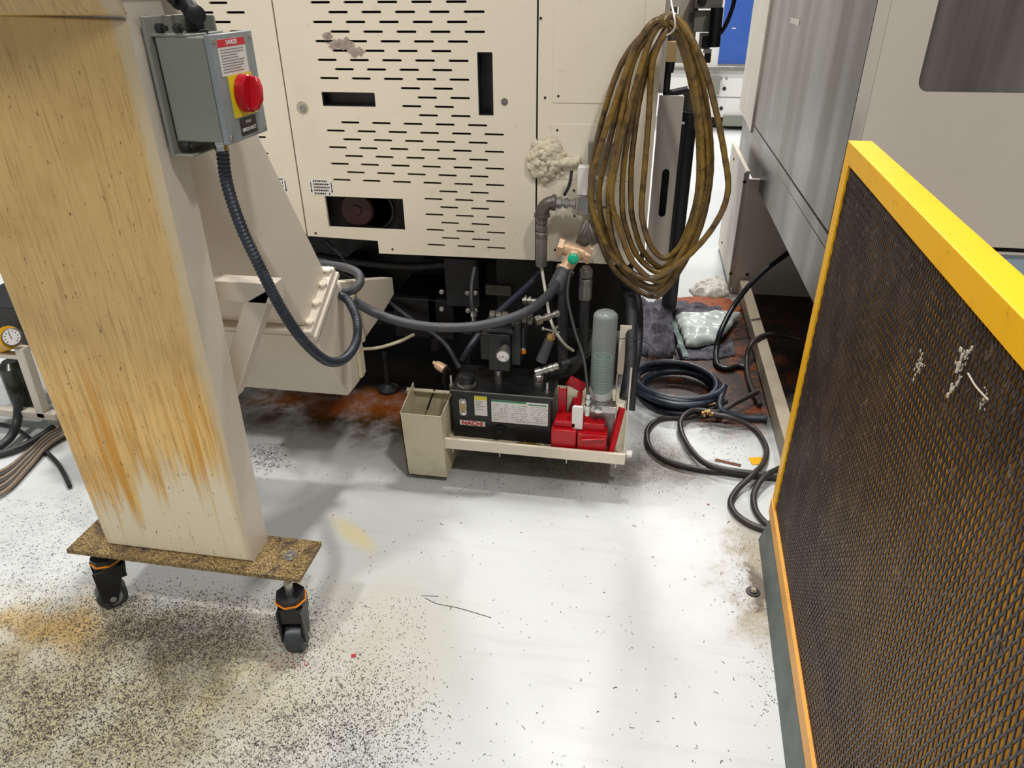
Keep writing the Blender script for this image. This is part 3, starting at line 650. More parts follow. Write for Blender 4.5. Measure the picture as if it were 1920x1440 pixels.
# iron elbow with nipples and crimp on the left
ep = at(1018, 392, Y=2.395)
t = thing('pipe_elbow', (ep.x, 2.395, at(1015, 497, Y=2.395).z), 'dark iron pipe elbow with steel nipples and hose crimp on the side panel', 'pipe')
ex = at(1016, 420, Y=2.395).x; ez = at(1040, 380, Y=2.395).z
m = MB(); R_ = .038; arc = [(ex, 2.395, ez-R_-.01)]+[(ex+R_-R_*math.cos(a), 2.395, ez-R_+R_*math.sin(a)) for a in [math.radians(x) for x in range(0, 91, 15)]]
m.tube(arc, .0225, 16); m.lathe((ex, 2.395, ez-R_-.012), (0, 0, 1), [(0, .027), (.012, .027)], 20); m.lathe((ex+R_-.004, 2.395, ez), (1, 0, 0), [(0, .027), (.012, .027)], 20); m.build('elbow', M['castiron'], t)
m = MB(); m.lathe((ex+R_+.006, 2.395, ez), (1, 0, 0), [(0, .015), (.006, .015), (.006, .02), (.022, .02), (.022, .013), (.03, .013), (.03, .018), (.044, .018), (.044, .014), (.06, .014), (.06, .019), (.07, .019)], 8); m.build('hex_nipple', M['steel'], t)
zb = at(1015, 478, Y=2.395).z; zc = at(1017, 498, Y=2.395).z
m = MB(); m.lathe((ex, 2.395, ez-R_-.01), (0, 0, -1), [(0, .015), (.005, .015), (.005, .021), (.024, .021), (.024, .015), (.03, .015), (.03, .021), (.05, .021), (.05, .015), (.056, .015)], 6); m.build('hex_nipple', M['steeldark'], t, bevel=.001)
m = MB(); m.lathe((ex, 2.395, ez-R_-.064), (0, 0, -1), [(0, .016), (.004, .0205), (.02, .0205), (.022, .0195), (.024, .0205), (ez-R_-.064-zc, .0205), (ez-R_-.062-zc, .012)], 18); m.build('crimp_sleeve', M['steeldark'], t)
hose('braided_line', [V((ex, 2.395, zc)), (1020, 530, 2.38), (1026, 565, 2.34), (1031, 595, 2.3), (1042, 622, 2.28), (1058, 645, 2.3), (1075, 658, 2.36)], .0055, paint('braided_line', '#d8d4c6', .4, '#5a5448', .5, 60), 'thin pale braided line dropping from the elbow crimp', 'hose')
# solenoid valve on the side panel
sp = at(1105, 345, Y=2.42)
t = thing('solenoid_valve', (sp.x, 2.43, at(1100, 400, Y=2.42).z), 'pale solenoid valve block behind the hanging coil on the side panel', 'valve')
zt = at(1100, 312, Y=2.4).z; zm = at(1100, 366, Y=2.4).z; zb_ = at(1100, 402, Y=2.4).z; x0 = at(1083, 340, Y=2.4).x; x1 = at(1104, 340, Y=2.4).x
m = MB(); m.box((x0, 2.39, zm), (x1, 2.43, zt)); m.build('coil_housing', M['white'], t, bevel=.003)
m = MB(); m.box((x0+.004, 2.385, zb_), (x1+.004, 2.44, zm)); vb = m.build('valve_block', M['steeldark'], t, bevel=.002)
m = MB(); m.box((x0+.012, 2.3845, zb_+.018), (x0+.03, 2.385, zm-.012)); m.build('data_plate', M['inkgrey'], vb)
m = MB(); m.lathe((x1+.004, 2.405, (zb_+zm)/2), (1, 0, 0), [(0, .012), (.01, .012), (.01, .017), (.035, .017), (.035, .012), (.06, .012)], 8); m.build('hex_nipple', M['steel'], t)
m = MB(); m.box((at(1103, 270, Y=2.42).x, 2.425, zt-.002), (at(1150, 270, Y=2.42).x, 2.446, at(1110, 268, Y=2.42).z)); m.build('junction_cover', M['grey'], t, bevel=.002)
hose('wire_stub', [(1072, 320, 2.41), (1068, 345, 2.40), (1058, 366, 2.41)], .0055, M['rubber'], 'short black wire hanging from the foam sealant', 'wire')
# corrugated pump hoses
hose('corrugated_hose', [(1012, 512, 2.46), (985, 540, 2.38), (950, 572, 2.28), (915, 605, 2.2), (885, 645, 2.13), (866, 677, 2.1)], .0115, M['conduit'], 'black corrugated hose crossing diagonally down to the tank filler', 'hose', cor=.08, pitch=.0045)
hose('short_hose', [(893, 490, 2.5), (885, 530, 2.44), (884, 562, 2.4), (888, 592, 2.38)], .009, M['rubber'], 'short vertical hose behind the drooping hose, left of the pump', 'hose')
p = at(888, 590, Y=2.375); m = MB(); m.lathe(p+V((0, 0, .012)), (0, 0, -1), [(0, .01), (.006, .012), (.018, .012), (.02, .008), (.035, .008)], 8); tag(m.build('hose_fitting', M['steel']), 'small silver fitting at the foot of the short vertical hose', 'pipe fitting')
hose('signal_cable', [(1070, 505, 2.3), (1064, 555, 2.22), (1078, 620, 2.12), (1095, 675, 2.05), (1103, 742, 1.985)], .0052, M['rubber'], 'thin black line running down from the valve to the clear cylinder base', 'cable')
hose('rear_hose', [(560, 470, 2.7), (640, 510, 2.68), (700, 540, 2.66), (760, 590, 2.62), (830, 640, 2.55), (862, 690, 2.5)], .011, M['rubber'], 'black hose sloping down in the shade under the door', 'hose')
hose('rear_hose', [(596, 480, 2.75), (650, 489, 2.7), (760, 500, 2.7), (850, 494, 2.7), (905, 486, 2.8)], .017, M['rubber'], 'thick black hose running level just under the door edge', 'hose')
hose('rear_hose', [(612, 452, 2.6), (640, 480, 2.55), (668, 515, 2.5), (700, 570, 2.5), (712, 600, 2.6)], .005, M['hosegrey'], 'thin grey line falling behind the hose loop', 'hose')
hose('tan_hose', [(672, 655, 2.5), (710, 652, 2.45), (750, 640, 2.45), (775, 628, 2.55)], .007, M['creamdirty'], 'thin tan tube curving across the dark gap beside the elbow housing', 'hose')
hose('standing_hose', [(1148, 505, 2.55), (1172, 530, 2.5), (1183, 570, 2.4), (1184, 630, 2.3), (1181, 690, 2.2), (1172, 748, 2.12)], .021, M['rubber'], 'fat black hose standing right of the clear cylinder', 'hose', n=14)
hose('standing_hose', [(1062, 506, 2.5), (1056, 560, 2.46), (1054, 620, 2.44), (1056, 690, 2.42)], .02, M['rubber'], 'fat black hose in shadow behind the pale braided line', 'hose', n=14)
hose('standing_hose', [(1186, 520, 2.62), (1197, 580, 2.55), (1196, 650, 2.45), (1188, 700, 2.35), (1182, 770, 2.28)], .017, M['rubber'], 'black hose outermost to the right of the clear cylinder', 'hose', n=12)
hose('loose_wire', [(1160, 636, 2.2), (1190, 634, 2.25), (1215, 645, 2.35), (1235, 665, 2.45)], .0015, M['hosegrey'], 'thin loose wire sticking out right of the clear cylinder', 'wire', n=6)

# ================================================================== hydraulic unit on its tray
YR = 1.945
zr0 = at(1000, 856, Y=YR).z; zr1 = at(1000, 838, Y=YR).z
xl, xr = at(830, 840, Y=YR).x, at(1172, 860, Y=YR).x
TZ = zr0+.006
tr = thing('tray_bracket', ((xl+xr)/2, 2.1, TZ), 'cream steel tray with catch box holding the hydraulic unit', 'tray')
m = MB(); m.box((xl, YR+.003, TZ), (xr, 2.42, TZ+.005)); m.build('tray_floor', M['creamdirty'], tr)
m = MB(); m.box((xl-.01, YR, zr0), (xr, YR+.004, zr1)); m.box((xl-.01, YR+.004, zr1-.004), (xr, YR+.012, zr1)); m.build('front_rail', M['cream'], tr, bevel=.001)
for px in (850, 937, 1062, 1155):
    p = at(px, 862, Y=YR+.01); m = MB(); m.cyl((p.x, YR+.012, zr0), (p.x, YR+.012, zr0-.022), .0025, n=8); m.build('stud', M['steel'], tr)
p = at(1183, 858, Y=YR); m = MB(); m.lathe((xr, YR+.02, p.z), (1, 0, 0), [(0, .006), (.004, .006), (.004, .012), (.02, .012), (.022, .009)], 6); m.build('end_nut', M['white'], tr, bevel=.001)
m = MB(); m.box((xr-.003, YR+.003, TZ), (xr, 2.42, TZ+.012)); m.build('side_rail', M['cream'], tr)
pt = at(1184, 690, Y=YR+.06); m = MB(); m.cyl((xr-.004, YR+.01, zr0), (pt.x, YR+.06, pt.z), .0028, n=8); m.build('thin_rod', M['rag'], tr)
# catch box: open topped sheet bucket with a tall back
fTL, fTR, fBL, fBR = at(749, 775, Y=1.925), at(824, 780, Y=1.925), at(766, 885, Y=1.925), at(834, 888, Y=1.925)
bx0, bx1 = fBL.x-.002, fBR.x+.004; tx0, tx1 = fTL.x, fTR.x+.002; zt = fTL.z; zb = .018; byk = 2.085; t_ = .003
bTL, bTR = at(762, 727, Y=byk), at(834, 729, Y=byk)
m = MB(); zk = bTL.z
m.add([(bx0, 1.925, zb), (bx1, 1.925, zb), (tx1, 1.925, zt), (tx0, 1.925, zt), (bx0, 1.929, zb), (bx1, 1.929, zb), (tx1, 1.929, zt), (tx0, 1.929, zt)], HX)
m.add([(bx0, 1.925, zb), (tx0, 1.925, zt), (tx0, byk, zt+.03), (bx0, byk, zb), (bx0+t_, 1.925, zb), (tx0+t_, 1.925, zt), (tx0+t_, byk, zt+.03), (bx0+t_, byk, zb)], HX)
m.add([(bx1, 1.925, zb), (tx1, 1.925, zt), (tx1, byk, zk), (bx1, byk, zb), (bx1+t_, 1.925, zb), (tx1+t_, 1.925, zt), (tx1+t_, byk, zk), (bx1+t_, byk, zb)], HX)
m.box((bx0, 1.925, zb), (bx1+t_, byk, zb+t_)); m.box((bTL.x, byk, zb), (tx1+t_, byk+t_, zk)); m.box((bTL.x-.002, byk-.014, zk-.004), (tx1+t_, byk, zk)); m.box((bTL.x-.002, byk-.014, zt), (bTL.x+.003, byk, zk))
m.build('catch_box', M['creamdirty'], tr, sm=0)
m = MB(); m.bar(at(815, 729, Y=byk-.006), at(801, 768, Y=byk-.02), .006, .003, up=(0, 1, 0)); m.build('dark_strip', M['iron'], tr)
# power unit
YT = 2.005
TLp, TRp, BLp = at(843, 733, Y=YT), at(1037, 747, Y=YT), at(847, 818, Y=YT)
tx0, tx1 = TLp.x, TRp.x; tz1 = (TLp.z+TRp.z)/2; tz0 = at(940, 835, Y=YT).z-.008; td = 2.19
hu = thing('hydraulic_unit', ((tx0+tx1)/2, 2.1, TZ+.005), 'black hydraulic power unit with red-lettered label standing on the cream tray', 'hydraulic unit')
m = MB(); m.box((tx0+.004, YT+.004, tz0+.012), (tx1-.004, td-.004, tz1-.003)); m.box((tx0+.015, YT+.02, TZ+.005), (tx1-.015, td-.02, tz0+.02)); m.build('tank', M['black'], hu, bevel=.004)
m = MB(); m.box((tx0, YT, tz1-.003), (tx1, td, tz1+.003)); m.box((tx0, YT, tz1-.012), (tx1, YT+.003, tz1-.002)); m.build('tank_lid', M['black'], hu, bevel=.001)
m = MB(); m.box((tx0, YT-.0005, tz1), (tx1, YT+.001, tz1+.0035)); m.build('lid_edge', M['steeldark'], hu)
def F2(px, py, y=YT+.003): p = at(px, py, Y=y); return p
def lab(px0, py0, px1, py1, name, mat, t=.0012, par=hu, y=YT+.004):
    a, b = F2(px0, py0, y), F2(px1, py1, y); m = MB(); m.box((a.x, y-t, b.z), (b.x, y, a.z)); return m.build(name, mat, par), a, b
l1, a, b = lab(921, 749, 1027, 799, 'spec_label', M['labelwhite'])
m = MB(); rnd = random.Random(4)
for col in range(3):
    cx0 = a.x+.006+(b.x-a.x)*col/3; 
    for r_ in range(9):
        z = a.z-.016-.0075*r_
        if z < b.z+.003: break
        x = cx0
        while x < cx0+(b.x-a.x)/3-.014:
            w_ = rnd.uniform(.003, .012); m.box((x, YT+.0025, z-.0007), (x+w_, YT+.0029, z+.0007)) if rnd.random() < .8 else None; x += w_+.003
m.build('fine_print', M['inkgrey'], l1, sm=0)
m = MB(); m.box((a.x, YT+.0024, a.z-.006), (a.x+(b.x-a.x)*.62, YT+.0028, a.z)); m.box((a.x+(b.x-a.x)*.66, YT+.0024, a.z-.010), (b.x-.004, YT+.0028, a.z-.006)); m.build('green_heading', M['inkgreen'], l1)
l2, a, b = lab(889, 741, 914, 780, 'caution_label', M['labelwhite'])
m = MB(); m.box((a.x, YT+.0024, a.z-.016), (b.x, YT+.0028, a.z-.002)); m.build('yellow_heading', M['inkyellow'], l2)
m = MB(); rnd = random.Random(9)
for r_ in range(6): m.box((a.x+.004, YT+.0024, a.z-.022-.0065*r_), (a.x+.004+rnd.uniform(.016, .034), YT+.0028, a.z-.0205-.0065*r_))
m.build('fine_print', M['inkgrey'], l2)
l3, a, b = lab(890, 736, 970, 747, 'white_strip_label', M['labelwhite'])
l4, a, b = lab(862, 787, 910, 800, 'maker_label', M['labelwhite'])
text('NACHI', .0235, M['inkred'], l4, ((a.x+b.x)/2, YT+.0022, (a.z+b.z)/2), (1, 0, 0), (0, 0, 1), bold=.0006)
# sight glass
a, b = F2(861, 746), F2(876, 778); cx = (a.x+b.x)/2
m = MB(); m.prism([(x, YT-.003, z) for x, z in rrect(a.x, b.z, b.x, a.z, .008)], (0, .008, 0)); g = m.build('sight_glass', M['steel'], hu, bevel=.001)
m = MB(); m.box((cx-.008, YT-.005, b.z+.018), (cx+.008, YT-.002, a.z-.018)); m.build('glass', M['beige'], g)
for z in (a.z-.009, b.z+.009):
    m = MB(); m.lathe((cx, YT-.003, z), (0, -1, 0), [(0, .008), (.004, .008), (.005, .005)], 6); m.build('bolt', M['chrome'], g)
p = F2(938, 806); m = MB(); m.lathe((p.x, YT+.004, p.z), (0, -1, 0), [(0, .02), (.008, .02), (.008, .011), (.02, .011), (.022, .007)], 16); m.build('drain_plug', M['iron'], hu)
# filler cap, top fittings
def top(px, py): return at(px, py, Z=tz1+.003)
p = top(875, 722); m = MB(); m.lathe((p.x, p.y, tz1+.003), (0, 0, 1), [(0, .033), (.006, .033), (.008, .026), (.014, .026)], 20); m.build('filler_flange', M['steeldark'], hu)
m = MB(); m.lathe((p.x, p.y, tz1+.014), (0, 0, 1), [(0, .024), (.004, .028), (.022, .028), (.028, .024), (.030, .012)], 20); m.build('filler_cap', M['black'], hu)
for px, py in ((845, 728), (1025, 742)):
    p = top(px, py); m = MB(); m.cyl((p.x, p.y+.01, tz1), (p.x, p.y+.01, tz1+.045), .004, n=8); m.lathe((p.x, p.y+.01, tz1+.002), (0, 0, 1), [(0, .008), (.01, .008)], 6); m.build('stud', M['steel'], hu)
p = top(935, 716); st = p
m = MB(); m.cyl((p.x, p.y, tz1), (p.x, p.y, tz1+.05), .0135, n=18); m.build('pump_stem', M['steel'], hu)
q0, q1 = at(915, 627, Y=p.y-.03), at(956, 697, Y=p.y-.03)
m = MB(); m.box((q0.x, p.y-.03, q1.z), (q1.x, p.y+.05, q0.z)); m.box((q0.x-.03, p.y-.015, q1.z+.03), (q0.x, p.y+.04, q0.z-.01)); m.box((q1.x, p.y+.0, q1.z+.01), (q1.x+.03, p.y+.06, q0.z+.03))
m.box((q0.x-.01, p.y-.02, q0.z), (q1.x+.01, p.y+.05, q0.z+.012)); m.build('pump_block', M['black'], hu, bevel=.002)
m = MB(); m.lathe((q0.x-.022, p.y-.02, q0.z+.01), (-1, 0, 0), [(0, .012), (.03, .012), (.03, .018), (.06, .018), (.062, .01)], 14); m.build('pump_motor', M['iron'], hu)
gp = at(943, 668, Y=p.y-.075); gt = MB(); gt.lathe((gp.x, p.y-.03, gp.z+.006), gp-V((gp.x, p.y-.03, gp.z+.006)), [(0, .016), (.025, .016), (.025, .022), (.046, .022)], 22)
gg = gt.build('pressure_gauge', M['steeldark'], hu); nrm = (gp-V((gp.x, p.y-.03, gp.z+.006))).normalized()
m = MB(); m.lathe(V((gp.x, p.y-.03, gp.z+.006))+nrm*.046, nrm, [(0, .019), (.001, .019)], 22); fc = m.build('gauge_face', M['labelwhite'], gg)
m = MB(); gc = V((gp.x, p.y-.03, gp.z+.006))+nrm*.0475; gu = V((0, -nrm.z, nrm.y)).normalized() if nrm.y < 0 else V((0, 0, 1)); gu = V((0, nrm.z*-1, -nrm.y)).normalized(); gr_ = V((1, 0, 0))
for k in range(11):
    an = math.radians(-40+26*k); dd = gr_*math.cos(an)+gu*math.sin(an); m.bar(gc+dd*.012, gc+dd*.016, .0012, .0005, up=nrm)
dd = gr_*.5+gu*.4; m.bar(gc-dd*.01, gc+dd*.017, .0014, .0008, up=nrm); m.build('gauge_dial', M['inkblack'], gg, sm=0)
# horizontal check valve and fittings above the pump
a, b = at(917, 592, Y=2.12), at(1000, 600, Y=2.14)
m = MB(); L = (b-a).length; prof = []; 
for k in range(7): t0 = L*k/7; prof += [(t0, .0125), (t0+.002, .016 if k % 2 else .0185), (t0+L/7-.003, .016 if k % 2 else .0185)]
m.lathe(a, b-a, prof, 12); m.build('check_valve', M['castiron'], hu)
a, b = at(1003, 603, Y=2.13), at(1047, 587, Y=2.18); m = MB(); L = (b-a).length
m.lathe(a, b-a, [(0, .016), (.022, .016), (.022, .009), (L*.45, .009), (L*.45, .013), (L*.6, .013), (L*.6, .009), (L*.8, .009), (L*.8, .012), (L, .012)], 10); m.build('hose_barb', M['steel'], hu)
a = at(981, 622, Y=2.13); m = MB(); m.lathe(a+V((0, 0, .02)), (0, 0, -1), [(0, .014), (.03, .014), (.03, .009), (.075, .009)], 12); m.build('sensor_body', M['black'], hu)
m = MB(); m.lathe(a+V((0, 0, -.012)), (0, 0, -1), [(0, .0085), (.018, .0085), (.018, .006), (.045, .006), (.045, .009), (.052, .009)], 10); m.build('sensor_stem', M['steel'], hu)
m = MB(); m.lathe(a+V((0, 0, -.064)), (0, 0, -1), [(0, .008), (.004, .0095), (.014, .0095)], 10); m.build('orange_cap', M['orange'], hu)
p = at(996, 565, Y=2.3); m = MB(); m.lathe(p+V((-.03, 0, 0)), (1, 0, 0), [(0, .012), (.008, .012), (.008, .02), (.014, .02), (.014, .012), (.022, .012), (.022, .018), (.03, .018), (.03, .011), (.06, .011)], 10); m.build('hose_fitting', M['steeldark'], hu)
# elbow on the tank top
p = top(1010, 722); bz0 = tz1+.003
m = MB(); m.lathe((p.x, p.y, bz0), (0, 0, 1), [(0, .016), (.012, .016), (.012, .013), (.022, .013), (.022, .017), (.04, .017), (.045, .012), (.05, .012)], 12)
a = V((p.x, p.y, bz0+.05)); b = at(1052, 684, Y=p.y+.02); m.lathe(a-(b-a).normalized()*.012, b-a, [(0, .015), (.02, .016), (.02, .012), (.03, .012), (.03, .0145), (.04, .0145), (.042, .0125), (.05, .0145), (.06, .0145), (.062, .0125), (.075, .0135), (.08, .0125)], 12); m.build('elbow_fitting', M['steel'], hu)
m = MB(); m.tube([b, b+V((.04, .03, .006)), b+V((.08, .1, .0)), b+V((.1, .22, .04))], .011, 12); m.build('outlet_hose', M['rubber'], hu)
a = at(1014, 672, Y=p.y+.01); b = at(1030, 638, Y=p.y+.03); m = MB(); m.cyl(a-V((0, 0, .012)), b, .019, .016, n=16); m.build('rubber_boot', M['hosegrey'], hu)
m = MB(); m.cyl(b, b+(b-a)*.35, .0125, n=8); m.lathe(b+(b-a)*.1, b-a, [(0, .016), (.01, .016)], 6); m.build('brass_tail', M['brass'], hu)
c = b+(b-a)*.5; m = MB(); m.cyl(c-V((.035, 0, -.006)), c+V((.02, 0, -.004)), .0035, n=8); m.ball(c-V((.035, 0, -.006)), .006, 6); m.cyl(b, c+V((.012, 0, .02)), .004, n=8); m.build('tap_lever', M['steel'], hu)
# brass union left of the tank
p = at(828, 686, Y=2.2); t = thing('brass_union', (p.x, 2.2, p.z-.06), 'tarnished brass union with black fitting left of the tank filler', 'pipe fitting')
m = MB(); m.lathe(p+V((-.03, 0, .012)), (.9, -.3, -.35), [(0, .007), (.012, .007), (.012, .013), (.025, .017), (.05, .0175), (.052, .012)], 12); m.build('union_body', M['bronze'], t)
m = MB(); m.lathe(p+V((.022, -.015, 0)), (0, 0, -1), [(0, .014), (.03, .014), (.03, .018), (.06, .018), (.06, .01), (.09, .01)], 12); m.build('black_fitting', M['iron'], t)
# oily puddle on the tray
m = MB(); a = at(985, 838, Y=1.99); N = 24; rnd = random.Random(3)
rim = [(-.30+.06*math.cos(6.283*k/N)*rnd.uniform(.8, 1.1), 1.985+.025*math.sin(6.283*k/N)*rnd.uniform(.8, 1.1)) for k in range(N)]
m.prism([(x, y, TZ+.0052) for x, y in rim], (0, 0, .001)); tag(m.build('oil_puddle', paint('amber_oil', '#7a5a1a', .12, '#3a2a08', .4, 20)), 'amber oil puddle on the tray floor in front of the tank', 'puddle')
# ------------------------------------------------------------------ red clamps beside the tank
def redpiece(name, build, label, cat, group=None):
    m = MB(); build(m); return tag(m.build(name, M['red'], bevel=.0025), label, cat, group)
TS = TZ+.0055
def jaw(m, pa, pb, y0, y1):
    a, b = at(pa[0], pa[1], Y=y0), at(pb[0], pb[1], Y=y0); m.box((a.x, y0, b.z), (b.x, y1, a.z))
a, b = at(1033, 806, Y=1.965), at(1079, 846, Y=1.965)
t = thing('red_vise_jaw', ((a.x+b.x)/2, 2.0, TS), 'red painted clamp lying on the tray beside the black tank, left of the pair', 'clamp', 'red clamps on the tray')
m = MB(); m.box((a.x, 1.965, TS), (b.x, 2.03, a.z)); m.box((a.x+.008, 1.985, a.z), (b.x-.004, 2.05, a.z+.022)); m.build('clamp_body', M['red'], t, bevel=.004)
q0, q1 = at(1047, 728, Y=2.06), at(1061, 800, Y=2.06)
m = MB(); m.box((q0.x, 2.05, TS+.01), (q1.x, 2.062, q0.z)); m.box((q0.x, 2.05, TS+.01), (q0.x+.004, 2.075, q0.z)); m.box((q1.x-.004, 2.05, TS+.01), (q1.x, 2.075, q0.z)); m.build('channel_arm', M['red'], t, bevel=.002)
m = MB(); a2, b2 = at(1063, 790, Y=2.07), at(1079, 745, Y=2.1); m.bar(a2, b2, .016, .012, up=(0, 1, 0)); b3 = at(1076, 715, Y=2.12); m.bar(at(1066, 712, Y=2.1), at(1096, 728, Y=2.1), .034, .014, up=(0, 1, 0)); m.bar(at(1088, 735, Y=2.1), at(1083, 775, Y=2.08), .018, .012, up=(0, 1, 0)); m.build('handle', M['red'], t, bevel=.002)
a, b = at(1083, 808, Y=1.965), at(1136, 850, Y=1.965)
t = thing('red_vise_jaw', ((a.x+b.x)/2, 2.0, TS), 'red painted clamp under the clear cylinder, right of the pair', 'clamp', 'red clamps on the tray')
m = MB(); m.box((a.x, 1.965, TS), (b.x, 2.035, a.z-.012)); m.box((a.x+.006, 1.99, a.z-.012), (b.x-.01, 2.06, a.z+.016)); m.bar((a.x+.01, 1.962, a.z-.03), (b.x-.005, 1.962, a.z-.018), .014, .006, up=(0, 0, 1)); m.build('clamp_body', M['red'], t, bevel=.004)
m = MB(); m.bar(at(1146, 848, Y=1.97), at(1168, 765, Y=2.03), .017, .014, up=(0, 1, 0)); m.bar(at(1140, 846, Y=1.985), at(1162, 763, Y=2.045), .006, .02, up=(0, 1, 0)); tag(m.build('red_lever', M['red'], bevel=.002), 'red steel lever leaning at the right end of the tray', 'lever')
a, b = at(1073, 762, Y=1.985), at(1092, 806, Y=1.985); m = MB(); m.prism([(x, 1.985, z) for x, z in ((a.x, b.z+.006), (a.x+.008, b.z), (b.x, b.z), (b.x, a.z-.002), (b.x-.006, a.z), (a.x+.004, a.z), (a.x, a.z-.006))], (0, .01, 0)); tag(m.build('white_block', M['white'], bevel=.002), 'small white plastic block between the two red clamps', 'block')
# ------------------------------------------------------------------ grease lubricator
YG = 2.06
gt_, gb = at(1134, 584, Y=YG), at(1128, 752, Y=YG); gx = (gt_.x+gb.x)/2; rg = .038
lu = thing('grease_lubricator', (gx, YG, TS), 'clear plastic grease cylinder standing on a metal block on the tray', 'lubricator')
H_ = gt_.z-gb.z-.0
zb_ = gb.z+.012
m = MB(); m.lathe((gx, YG, zb_), (0, 0, 1), [(0, rg*.92), (.002, rg), (H_*.5, rg), (H_-.03, rg), (H_-.022, rg*.97), (H_-.014, rg*.75), (H_-.012, 0.002)], 32)
fr = NT('frosted_reservoir'); fr.b.inputs['Alpha'].default_value = .42; m.build('reservoir', fr.fin(lin('#a9b0af'), .25), lu, sm=50)
m = MB(); pts = [(gx+.030*math.cos(k*.5), YG+.030*math.sin(k*.5), zb_+.03+.00085*k) for k in range(int(12*2*math.pi/.5))]; m.tube(pts, .0034, 6); m.build('spring', M['spring'], lu)
m = MB(); m.lathe((gx, YG, zb_+.006), (0, 0, 1), [(0, rg*.9), (.022, rg*.9)], 24); m.build('follower_ring', M['white'], lu)
m = MB(); m.cyl((gx, YG, zb_+.03), (gx, YG, zb_+.15), .006, n=12); m.build('centre_rod', M['spring'], lu)
a, b = at(1108, 758, Y=YG-.035), at(1153, 806, Y=YG-.035)
m = MB(); m.box((a.x, YG-.035, TS), (b.x-.004, YG+.04, zb_-.03)); m.lathe((gx, YG, zb_-.03), (0, 0, 1), [(0, rg*1.05), (.030, rg*1.05)], 24); m.build('pump_base', M['steeldark'], lu, bevel=.002)
zf = at(1125, 768, Y=YG-.05).z
m = MB(); m.box((a.x, YG-.05, zf-.013), (b.x, YG-.03, zf+.013)); m.build('outlet_block', M['steel'], lu, bevel=.002)
m = MB(); m.lathe((at(1122, 767, Y=YG-.05).x, YG-.05, zf), (0, -1, 0), [(0, .013), (.01, .013), (.012, .009)], 6); m.build('bolt', M['chrome'], lu)
zf = at(1103, 742, Y=1.985); m = MB(); m.lathe(zf+V((0, 0, .006)), (0, 0, -1), [(0, .007), (.018, .007), (.018, .010), (.03, .010), (.03, .007), (.04, .007), (.04, .011), (.056, .011), (.056, .007), (.064, .0085), (.078, .0085)], 10); m.build('outlet_fitting', M['chrome'], lu)
m = MB(); m.bar(zf+V((0, 0, -.04)), V((a.x+.01, YG-.045, zf.z-.04)), .012, .012); m.build('fitting_arm', M['steel'], lu)
p = at(1168, 690, Y=2.3); m = MB(); m.box((p.x-.02, 2.3, .27), (p.x+.02, 2.31, .46)); m.box((p.x-.02, 2.3, TZ+.004), (p.x-.016, 2.31, .28)); m.box((p.x+.016, 2.3, TZ+.004), (p.x+.02, 2.31, .28)); tag(m.build('back_plate', M['cream'], bevel=.001), 'narrow cream plate standing behind the clear cylinder', 'plate')

# ================================================================== hanging coil of ochre cable
LF = [(0, 0), (8, .15), (33, .33), (60, .47), (100, .60), (163, .74), (258, .92), (333, 1)]
RF = [(0, 0), (18, .27), (38, .42), (63, .56), (133, .82), (223, 1), (310, .98)]
loops = [(27, 1104, 1334, 556, 1225, RF), (33, 1121, 1328, 546, 1228, RF), (38, 1151, 1318, 527, 1232, RF), (44, 1181, 1308, 502, 1240, RF),
         (50, 1200, 1322, 484, 1245, RF), (30, 1112, 1364, 522, 1215, LF), (52, 1166, 1313, 511, 1236, RF), (36, 1137, 1322, 538, 1222, RF)]
pts = []
for k, (t0, xl_, xr_, yb_, xb, rf) in enumerate(loops):
    L = [(1257-(1257-xl_)*f+5*math.sin(k*2+i), t0+d) for i, (d, f) in enumerate(LF)]
    yl_ = 360+4*k; L += [(xl_+.12*(xb-xl_), yl_+.36*(yb_-yl_)), (xl_+.42*(xb-xl_), yl_+.76*(yb_-yl_)), (xb, yb_)]
    R_ = [(1257+(xr_-1257)*f+3*math.sin(k*3+i), t0+d) for i, (d, f) in enumerate(rf)][::-1]
    y0_ = R_[0][1]; L += [(xb+.42*(xr_-xb), y0_+.80*(yb_-y0_)), (xb+.80*(xr_-xb), y0_+.42*(yb_-y0_))]+R_
    for j, (a, b) in enumerate(L):
        if k and j == 0: continue
        f = min(j, len(L)-1-j)/(len(L)/2)
        pts.append(at(a, b, Y=2.385-.0135*((k*3) % 8)*(.35+.65*f)-.01*math.sin(j*1.3+k)*f))
m = MB(); m.tube(pts, .0096, 9, rj=.04); cb = m.build('cable_coil', M['ochre'], sm=70)
tag(cb, 'coil of ochre-brown grimy cable hanging at the machine corner', 'cable coil')
a = at(1262, 8, Y=2.30); m = MB(); m.tube([at(1257, -30, Y=2.36), at(1259, 5, Y=2.32), at(1264, 30, Y=2.27), at(1266, 50, Y=2.27), at(1258, 62, Y=2.30), at(1250, 66, Y=2.33)], .0025, 7); tag(m.build('tie_string', M['white']), 'white string tying the top of the ochre cable coil', 'string')

